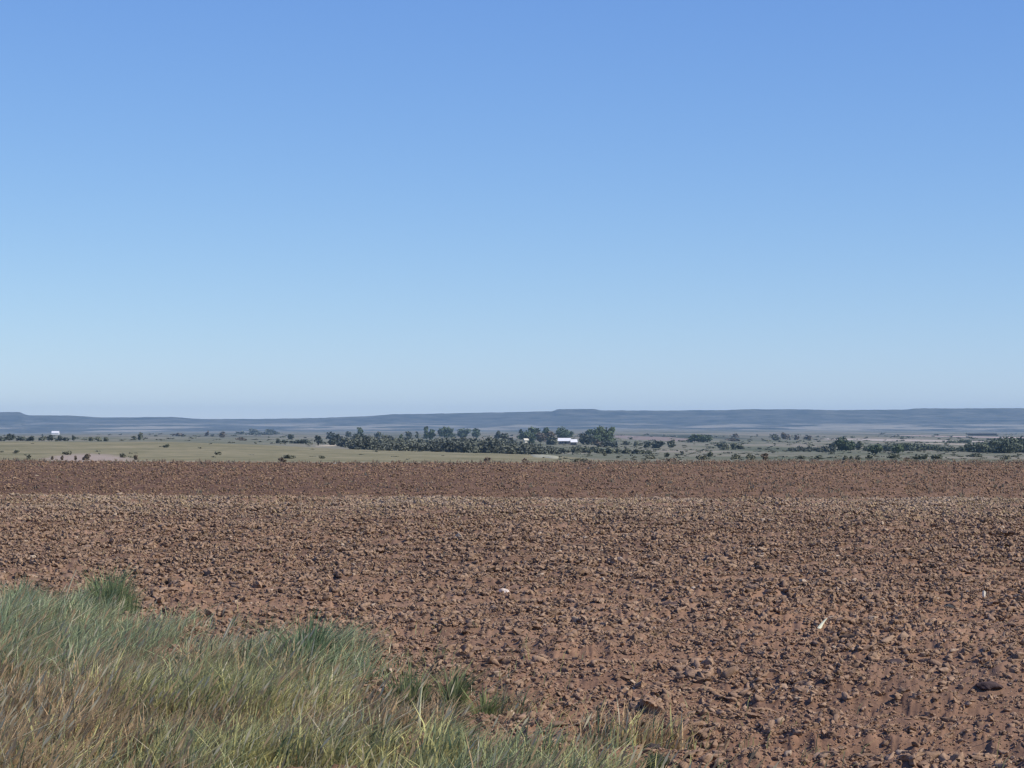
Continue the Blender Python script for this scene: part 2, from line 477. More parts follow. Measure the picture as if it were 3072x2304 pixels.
# fewer and finer clods in smoother patches
patch = fbm(cx / 1.6, cy / 3.0, 3, 91)
keep &= (rng.random(N) < 0.60 + 1.0 * sstep(0.35, 0.6, patch))
keep &= (rng.random(N) < 0.60 + 0.45 * furrow(cx, cy)) | (cy > 60)
big = fbm(cx / 0.5, cy / 0.9, 2, 93)
cs = cs * (0.85 + 0.45 * sstep(0.45, 0.7, big))
cx, cy, cs, cu = cx[keep], cy[keep], cs[keep], cu[keep]
cz = soil_z(cx, cy) + cs * 0.06
pts = np.stack([cx, cy, cz], -1).astype(np.float32)
me = bpy.data.meshes.new('soil_clods')
me.vertices.add(len(pts)); me.vertices.foreach_set('co', pts.ravel())
sv = np.stack([cs * rng.uniform(0.60, 1.2, len(cs)), cs * rng.uniform(0.40, 0.75, len(cs)), cs * rng.uniform(0.35, 0.70, len(cs))], -1).astype(np.float32)
rv = np.stack([rng.normal(0, 0.35, len(cs)), rng.normal(0, 0.35, len(cs)), rng.normal(0, 0.9, len(cs))], -1).astype(np.float32)
for nm, arr in (('clod_scale', sv), ('clod_turn', rv)):
    at_ = me.attributes.new(nm, 'FLOAT_VECTOR', 'POINT'); at_.data.foreach_set('vector', arr.ravel())
me.update()
clods = link('soil_clods', me)
tag(clods, 'dry broken soil clods covering the ploughed field', 'soil clods', None, 'stuff')
ng = bpy.data.node_groups.new('scatter_clods', 'GeometryNodeTree')
ng.interface.new_socket('Geometry', in_out='INPUT', socket_type='NodeSocketGeometry')
ng.interface.new_socket('Geometry', in_out='OUTPUT', socket_type='NodeSocketGeometry')
gi = ng.nodes.new('NodeGroupInput'); go = ng.nodes.new('NodeGroupOutput')
g2i = ng.nodes.new('GeometryNodeGeometryToInstance')
for k in range(7):
    ico = ng.nodes.new('GeometryNodeMeshIcoSphere'); ico.inputs['Radius'].default_value = 0.55; ico.inputs['Subdivisions'].default_value = 2 if k else 3
    nz = ng.nodes.new('ShaderNodeTexNoise'); nz.noise_dimensions = '4D'
    nz.inputs['W'].default_value = k * 7.3; nz.inputs['Scale'].default_value = 1.5; nz.inputs['Detail'].default_value = 3.0
    sb = ng.nodes.new('ShaderNodeVectorMath'); sb.operation = 'SUBTRACT'; sb.inputs[1].default_value = (0.5, 0.5, 0.5)
    ml = ng.nodes.new('ShaderNodeVectorMath'); ml.operation = 'SCALE'; ml.inputs['Scale'].default_value = 1.9
    st = ng.nodes.new('GeometryNodeSetPosition')
    ss = ng.nodes.new('GeometryNodeSetShadeSmooth'); ss.inputs['Shade Smooth'].default_value = True
    sm = ng.nodes.new('GeometryNodeSetMaterial'); sm.inputs['Material'].default_value = MAT_clod
    ng.links.new(nz.outputs['Color'], sb.inputs[0]); ng.links.new(sb.outputs[0], ml.inputs[0])
    ng.links.new(ico.outputs['Mesh'], st.inputs['Geometry']); ng.links.new(ml.outputs[0], st.inputs['Offset'])
    ng.links.new(st.outputs[0], ss.inputs[0]); ng.links.new(ss.outputs[0], sm.inputs[0]); ng.links.new(sm.outputs[0], g2i.inputs[0])
iop = ng.nodes.new('GeometryNodeInstanceOnPoints'); iop.inputs['Pick Instance'].default_value = True
a1 = ng.nodes.new('GeometryNodeInputNamedAttribute'); a1.data_type = 'FLOAT_VECTOR'; a1.inputs['Name'].default_value = 'clod_scale'
a2 = ng.nodes.new('GeometryNodeInputNamedAttribute'); a2.data_type = 'FLOAT_VECTOR'; a2.inputs['Name'].default_value = 'clod_turn'
ng.links.new(gi.outputs[0], iop.inputs['Points']); ng.links.new(g2i.outputs[0], iop.inputs['Instance'])
ng.links.new([o for o in a1.outputs if o.enabled and o.name == 'Attribute'][0], iop.inputs['Scale'])
ng.links.new([o for o in a2.outputs if o.enabled and o.name == 'Attribute'][0], iop.inputs['Rotation'])
ng.links.new(iop.outputs[0], go.inputs[0])
md = clods.modifiers.new('scatter', 'NODES'); md.node_group = ng

# --------------------------------------------------------------- blades
def blade_material(name, trans=0.45):
    m = M(name)
    at_ = m.n('ShaderNodeAttribute', attribute_name='tint')
    m.l(at_.outputs['Color'], m.b.inputs['Base Color'])
    m.b.inputs['Roughness'].default_value = 0.9
    tr = m.n('ShaderNodeBsdfTranslucent'); m.l(at_.outputs['Color'], tr.inputs['Color'])
    mx = m.n('ShaderNodeMixShader'); mx.inputs[0].default_value = trans
    m.l(m.b.outputs[0], mx.inputs[1]); m.l(tr.outputs[0], mx.inputs[2]); m.l(mx.outputs[0], m.out.inputs['Surface'])
    return m.m
MAT_blade = blade_material('grass_blade')

def blades(x, y, z, h, w, lean, az, col, tipcol=None):
    """bent tapering blades, 5 vertices and 3 faces each; lean = sideways travel as a share of the height, az = its direction"""
    n = len(x)
    lx, ly = np.cos(az) * lean * h, np.sin(az) * lean * h
    tw = az + rng.uniform(0.7, 2.4, n)
    wx, wy = np.cos(tw) * w / 2, np.sin(tw) * w / 2
    V = np.zeros((n, 5, 3), np.float32)
    V[:, 0] = np.stack([x - wx, y - wy, z], -1); V[:, 1] = np.stack([x + wx, y + wy, z], -1)
    mx, my, mz = x + lx * 0.38, y + ly * 0.38, z + h * 0.62
    V[:, 2] = np.stack([mx + wx * 0.8, my + wy * 0.8, mz], -1); V[:, 3] = np.stack([mx - wx * 0.8, my - wy * 0.8, mz], -1)
    V[:, 4] = np.stack([x + lx, y + ly, z + h * (1 - 0.12 * lean)], -1)
    b = (np.arange(n) * 5)[:, None]
    Fc = np.concatenate([b + [0, 1, 2], b + [0, 2, 3], b + [3, 2, 4]], 0)
    C = np.repeat(col[:, None, :], 5, 1)
    if tipcol is not None: C[:, 4] = tipcol; C[:, 3] = C[:, 3] * 0.5 + tipcol * 0.5; C[:, 2] = C[:, 3]
    return V.reshape(-1, 3), Fc, C.reshape(-1, 3)

GREEN = np.array([0.298, 0.318, 0.150]); BLUEGREEN = np.array([0.345, 0.388, 0.200]); YELLOW = np.array([0.50, 0.45, 0.18])
RUST = np.array([0.42, 0.295, 0.160]); STRAW = np.array([0.64, 0.56, 0.36]); DARK = np.array([0.055, 0.080, 0.042])

def grass_field():
    n0 = 420000
    y = rng.uniform(8.5, 27, n0); x = rng.uniform(-8.5, 3.2, n0)
    x = np.where(x < -0.30 * y - 0.6, -0.30 * y - 0.6 + (x + 0.30 * y + 0.6) * -0.3, x)
    ins = verge_line(y) - x + (fbm(x / 0.7, y / 1.6, 3, 71) - 0.5) * 3.6 + 0.10
    dens = sstep(-0.9, 0.9, ins) ** 1.7
    clump = fbm(x / 0.22, y / 0.30, 3, 72)
    keep = rng.random(n0) < dens * (0.35 + 0.9 * sstep(0.35, 0.6, clump))
    x, y, clump, dens = x[keep], y[keep], clump[keep], dens[keep]
    n = len(x)
    z = ground_z(x, y) - 0.02
    # colour patches: rusty seeding grass, yellow-green near the front edge, blue-green at the back
    pr = fbm(x / 1.5, y / 2.6, 3, 73); py = fbm(x / 1.0, y / 1.3, 3, 74)
    back = sstep(15.5, 19.5, y + 0.9 * (fbm(x / 1.2, y / 1.5, 2, 77) - 0.5) * 5)
    wr = sstep(0.42, 0.56, pr + 0.10 * sstep(-1.5, -4.0, x)) * (1 - 0.8 * back)
    wy_ = sstep(0.42, 0.60, py + 0.22 * np.exp(-((x + 1.3) / 0.8) ** 2 - ((y - 14.6) / 1.6) ** 2)) * (1 - back) * 0.85
    c = GREEN[None] * (1 - back[:, None]) + BLUEGREEN[None] * back[:, None]
    pick = rng.random(n)
    c = np.where((pick < wy_)[:, None], YELLOW * 0.75 + GREEN * 0.25, c)
    c = np.where((rng.random(n) < wr * 0.8)[:, None], RUST, c)
    c = np.where((rng.random(n) < 0.09 + 0.12 * sstep(0.5, 0.7, vnoise(x / 0.5, y / 0.7, 78)))[:, None], STRAW * 0.85, c)
    c = np.where((rng.random(n) < 0.10)[:, None], DARK * 2.0, c)
    c = c * rng.uniform(0.45, 1.5, n)[:, None]
    tall = fbm(x / 0.6, y / 0.9, 2, 75)
    c = c * (0.8 + 0.5 * fbm(x / 0.35, y / 0.5, 2, 76))[:, None]
    h = (0.55 + 0.9 * tall) * rng.uniform(0.12, 0.38, n) * (0.35 + 1.0 * clump) * (0.55 + 0.45 * dens) * (1.1 + 0.25 * back)
    az = rng.normal(0.15, 1.0, n)
    lean = rng.uniform(0.15, 1.15, n)
    w = rng.uniform(0.006, 0.014, n)
    tip = c * 1.15 + 0.02
    return blades(x, y, z, h, w, lean, az, c, tip)
V, Fc, C = grass_field()
o = link('verge_grass', mesh_from('verge_grass', V, Fc, MAT_blade, False, C))
tag(o, 'mixed green, yellow and rust coloured grass on the field verge at lower left', 'grass', None, 'stuff')

def seed_stems():
    n0 = 11000
    y = rng.uniform(9.5, 24, n0); x = rng.uniform(-7, 2.0, n0)
    ins = verge_line(y) - x
    pr = fbm(x / 1.5, y / 2.6, 3, 73)
    keep = (ins > 0.2) & (rng.random(n0) < 0.12 + sstep(0.42, 0.6, pr) * sstep(21, 15, y)) & (x > -0.28 * y)
    x, y = x[keep], y[keep]; n = len(x); z = ground_z(x, y)
    h = rng.uniform(0.28, 0.50, n); az = rng.normal(0.1, 0.35, n); lean = rng.uniform(0.35, 0.9, n)
    c = (RUST * 0.9)[None] * rng.uniform(0.7, 1.3, n)[:, None]
    V1, F1, C1 = blades(x, y, z, h, np.full(n, 0.004), lean, az, c)
    # heads: slim diamonds at the tip, in line with the stem
    tx, ty, tz = x + np.cos(az) * lean * h, y + np.sin(az) * lean * h, z + h * (1 - 0.12 * lean)
    L = rng.uniform(0.03, 0.07, n); d = np.stack([np.cos(az) * lean, np.sin(az) * lean, np.ones(n)], -1); d /= np.linalg.norm(d, axis=1)[:, None]
    sdv = np.cross(d, rng.normal(0, 1, (n, 3))); sdv /= np.linalg.norm(sdv, axis=1)[:, None]
    T = np.stack([tx, ty, tz], -1)
    V2 = np.stack([T - d * L[:, None], T + sdv * 0.007, T + d * L[:, None], T - sdv * 0.007], 1)
    hc = np.where((rng.random(n) < 0.7)[:, None], RUST * 1.15, STRAW * 0.9)
    b = (np.arange(n) * 4)[:, None] + len(V1)
    F2 = np.concatenate([b + [0, 1, 2], b + [0, 2, 3]], 0)
    return np.concatenate([V1, V2.reshape(-1, 3)]), np.concatenate([F1, F2]), np.concatenate([C1, np.repeat(hc[:, None], 4, 1).reshape(-1, 3)])
V, Fc, C = seed_stems()
o = link('seeding_grass', mesh_from('seeding_grass', V, Fc, MAT_blade, False, C))
tag(o, 'rusty seed heads leaning right above the green verge', 'grass', None, 'stuff')

def stubble():
    # pale straw litter, thickest along the rise, thinner towards the front
    n0 = 150000
    y = np.exp(rng.uniform(math.log(13), math.log(63), n0)); x = rng.uniform(-0.28, 0.28, n0) * y
    p = 0.26 * (0.5 + 0.5 * furrow(x, y)) + 0.9 * sstep(40, 57, y) * sstep(0.30, 0.55, fbm(x / 1.5, y / 6, 2, 81))
    keep = rng.random(n0) < p
    keep &= ((verge_line(y) - x) < 0.3) | (y > 38)
    x, y = x[keep], y[keep]; n = len(x); z = soil_z(x, y) - 0.01
    px = y / F
    h = rng.uniform(1.2, 4.6, n) * px; az = rng.choice([0.0, math.pi], n) + rng.normal(0, 0.8, n); lean = rng.uniform(0.3, 2.6, n)
    w = px * rng.uniform(1.0, 2.6, n)
    c = STRAW[None] * rng.uniform(0.42, 1.05, n)[:, None] * np.array([0.95, 0.82, 0.74])
    return blades(x, y, z, h, w, lean, az, c)
V, Fc, C = stubble()
o = link('straw_litter', mesh_from('straw_litter', V, Fc, MAT_blade, False, C))
tag(o, 'pale straw litter scattered over the ploughed clods', 'straw', None, 'stuff')

def wisps():
    # thin green growth in the clods next to the verge, and weed tufts over the far part of the field
    n0 = 60000
    y = rng.uniform(11.5, 34, n0); x = rng.uniform(-8, 6, n0)
    d = x - verge_line(y)
    tuft = fbm(x / 0.35, y / 0.5, 2, 99)
    front = sstep(14.6, 12.8, y)
    keep = (d > -0.6) & (rng.random(n0) < np.maximum(0.55 * sstep(3.8, 0.0, d), 0.45 * front)) & (tuft > 0.50) & (np.abs(x) < 0.27 * y)
    x, y = x[keep], y[keep]; n = len(x); z = ground_z(x, y)
    c = np.where((rng.random(n) < 0.5)[:, None], GREEN * 1.1, YELLOW * 0.8) * rng.uniform(0.7, 1.3, n)[:, None]
    return blades(x, y, z, rng.uniform(0.06, 0.2, n), rng.uniform(0.004, 0.009, n), rng.uniform(0.2, 1.2, n), rng.normal(0.2, 1.2, n), c)
V, Fc, C = wisps()
o = link('sparse_weeds', mesh_from('sparse_weeds', V, Fc, MAT_blade, False, C))
tag(o, 'thin green weeds sprouting among the clods beside the verge', 'weeds', None, 'stuff')

def far_weeds():
    n0 = 6000
    y = np.exp(rng.uniform(math.log(150), math.log(355), n0)); y = np.where(rng.random(n0) < 0.3, rng.uniform(325, 353, n0), y); x = rng.uniform(-0.26, 0.26, n0) * y
    px = 512 + x / y * F
    keep = rng.random(n0) < (0.12 + 0.6 * sstep(480, 640, px) + 0.35 * sstep(335, 348, y)) * (0.25 + 0.75 * sstep(240, 330, y))
    x, y = x[keep], y[keep]
    vs_, fs_, cs_ = [], [], []; k = 0
    for i in range(len(x)):
        m_ = 7
        xx = x[i] + rng.normal(0, 0.12, m_); yy = y[i] + rng.normal(0, 0.12, m_)
        V, Fq, Cq = blades(xx, yy, ground_z(xx, yy) - 0.02, rng.uniform(0.15, 0.45, m_) * (1 + 0.8 * float(sstep(320, 345, y[i])) * rng.random()), rng.uniform(0.06, 0.16, m_), rng.uniform(0.1, 0.9, m_), rng.uniform(0, 6.28, m_),
                           (np.array([0.36, 0.25, 0.17]) * (1 - (q := rng.random())) + np.array([0.26, 0.23, 0.15]) * q)[None] * rng.uniform(0.7, 1.3, m_)[:, None])
        vs_.append(V); fs_.append(Fq + k); cs_.append(Cq); k += len(V)
    return np.concatenate(vs_), np.concatenate(fs_), np.concatenate(cs_)
V, Fc, C = far_weeds()
o = link('field_weeds', mesh_from('field_weeds', V, Fc, MAT_blade, False, C))
tag(o, 'small dry weed tufts standing over the far part of the ploughed field', 'weeds', None, 'stuff')

# --------------------------------------------------------------- foliage in the distance
def foliage_material(name, dark, light, scale):
    m = M(name)
    a = m.noise(m.position((scale, scale, scale)), 4, 0.65)
    m.colour(m.ramp(a, [(0.35, dark), (0.65, light)]))
    return m.m
FOL = {
 'juniper': foliage_material('juniper_foliage', (0.062, 0.074, 0.060), (0.125, 0.138, 0.108), 0.25),
 'green': foliage_material('cottonwood_foliage', (0.075, 0.100, 0.060), (0.150, 0.185, 0.108), 0.3),
 'grey': foliage_material('grey_green_foliage', (0.120, 0.130, 0.092), (0.200, 0.205, 0.142), 0.3),
 'brown': foliage_material('dry_brush', (0.125, 0.105, 0.082), (0.215, 0.180, 0.135), 0.3),
}
MAT_bark = M('rough_bark'); MAT_bark.colour(MAT_bark.ramp(MAT_bark.noise(MAT_bark.position((2, 2, 0.5)), 4), [(0.3, (0.07, 0.055, 0.045)), (0.7, (0.16, 0.13, 0.105))])); MAT_bark = MAT_bark.m

FOL['grey_pale'] = foliage_material('pale_grey_green_foliage', (0.150, 0.152, 0.104), (0.225, 0.218, 0.150), 0.3)
FOL['brown_pale'] = foliage_material('pale_dry_brush', (0.165, 0.130, 0.095), (0.245, 0.200, 0.145), 0.3)
FOL['juniper_mixed'] = foliage_material('mixed_juniper_foliage', (0.085, 0.095, 0.080), (0.190, 0.198, 0.150), 0.10)
FOL['green_mixed'] = foliage_material('mixed_green_foliage', (0.082, 0.100, 0.075), (0.185, 0.205, 0.140), 0.10)
MAT_scrub = foliage_material('low_scrub', (0.130, 0.138, 0.095), (0.215, 0.210, 0.150), 0.05)
def foliage_arrays(w, h, z0, n, leaf, lumps=7, seed=0, flat=0.5):
    """leaf clumps spread through the volume of several overlapping lumps; the crown spans z0..h and is w wide"""
    r = np.random.default_rng(seed)
    ch = h - z0
    lc = np.zeros((lumps, 3)); lr = np.zeros((lumps, 3))
    for i in range(lumps):
        t = r.random(); ang = r.uniform(0, 6.28)
        rad = w * 0.5 * r.uniform(0.30, 0.80) * (1 - 0.35 * t)
        lc[i] = (math.cos(ang) * rad, math.sin(ang) * rad, z0 + ch * (0.22 + 0.60 * t))
        s = w * r.uniform(0.11, 0.25)
        lr[i] = (s, s, min(s * r.uniform(0.7, 1.2), ch * 0.36))
    lc[0] = (0, 0, z0 + ch * 0.42); lr[0] = (w * 0.26, w * 0.26, ch * 0.36)
    which = r.integers(0, lumps, n); which[: n // 5] = 0
    d = r.normal(0, 1, (n, 3)); d /= np.linalg.norm(d, axis=1)[:, None]
    d *= (r.random(n) ** 0.4)[:, None]
    P = lc[which] + d * lr[which]
    P[:, 2] = np.clip(P[:, 2], z0, None)
    a = r.normal(0, 1, (n, 3)); a /= np.linalg.norm(a, axis=1)[:, None]
    b = np.cross(a, r.normal(0, 1, (n, 3))); b /= np.linalg.norm(b, axis=1)[:, None]
    s = leaf * r.uniform(0.6, 1.4, n)[:, None]
    V = np.stack([P + a * s, P - a * s * 0.5 + b * s * 0.8, P - a * s * 0.5 - b * s * 0.8], 1).reshape(-1, 3)
    # stretch the crown to its full width and height
    P0 = V.reshape(-1, 3)
    lo, hi = np.percentile(P0, 1.5, axis=0), np.percentile(P0, 98.5, axis=0)
    for a_ in (0, 1): V[:, a_] = (V[:, a_] - (lo[a_] + hi[a_]) / 2) * w / (hi[a_] - lo[a_])
    V[:, 2] = z0 + (V[:, 2] - lo[2]) * ch / (hi[2] - lo[2])
    return V, np.arange(3 * n).reshape(-1, 3)

def trunk_arrays(h, r0, seed=0, spread=1.0):
    """tapered trunk forking into limbs"""
    r = np.random.default_rng(seed)
    segs = [((0, 0, -0.3), (r.normal(0, 0.05) * h, r.normal(0, .05) * h, h * 0.38), r0, r0 * 0.72)]
    top = segs[0][1]
    for i in range(4):
        a = i * 1.57 + r.uniform(-0.5, 0.5)
        e = (top[0] + math.cos(a) * spread * 0.28, top[1] + math.sin(a) * spread * 0.28, h * r.uniform(0.62, 0.85))
        segs.append((top, e, r0 * 0.5, r0 * 0.15))
    V, Fq = [], []
    for a, b, ra, rb in segs:
        k = len(V); a = Vector(a); b = Vector(b)
        q = (b - a).to_track_quat('Z', 'Y')
        for p, rr_ in ((a, ra), (b, rb)):
            for j in range(6):
                v = p + q @ Vector((math.cos(j * 1.0472) * rr_, math.sin(j * 1.0472) * rr_, 0)); V.append(tuple(v))
        for j in range(6): Fq.append((k + j, k + (j + 1) % 6, k + 6 + (j + 1) % 6, k + 6 + j))
    return np.array(V), np.array(Fq)

seedc = [100]
def plant(kind, name, x0, x1, yt, yb, label, cat, group=None, trunk=True, ymin=360.0, flat=None):
    seedc[0] += 1; sd_ = seedc[0]
    xm = (x0 + x1) / 2
    p = at(xm, yb, ymin)
    w = metres(x1 - x0, p.y); h = metres(yb - yt, p.y) * 1.02; w *= 1.08
    if kind in ('grey', 'brown') and yb > 449: kind += '_pale'
    elif kind == 'juniper' and yb > 449: kind = 'grey'
    px = p.y / F
    n = int(np.clip((w / px) * (h / px) * 5.5, 110, 1400))
    leaf = px * 0.85
    if trunk:
        root = empty(name, p, random.uniform(0, 6.28))
        tv, tf = trunk_arrays(h * 0.8, max(0.035 * h, 0.12), sd_, w)
        link('trunk', mesh_from('trunk', tv, tf, MAT_bark), root)
        V, Fq = foliage_arrays(w, h, h * 0.10, n, leaf, 9, sd_)
        link('crown', mesh_from('crown', V, Fq, FOL[kind]), root)
        tag(root, label, cat, group)
    else:
        V, Fq = foliage_arrays(w, h, -0.05 * h, n, leaf, 7, sd_)
        o = link(name, mesh_from(name, V, Fq, FOL[kind]))
        o.location = p; o.rotation_euler = (0, 0, random.uniform(0, 6.28))
        tag(o, label, cat, group)

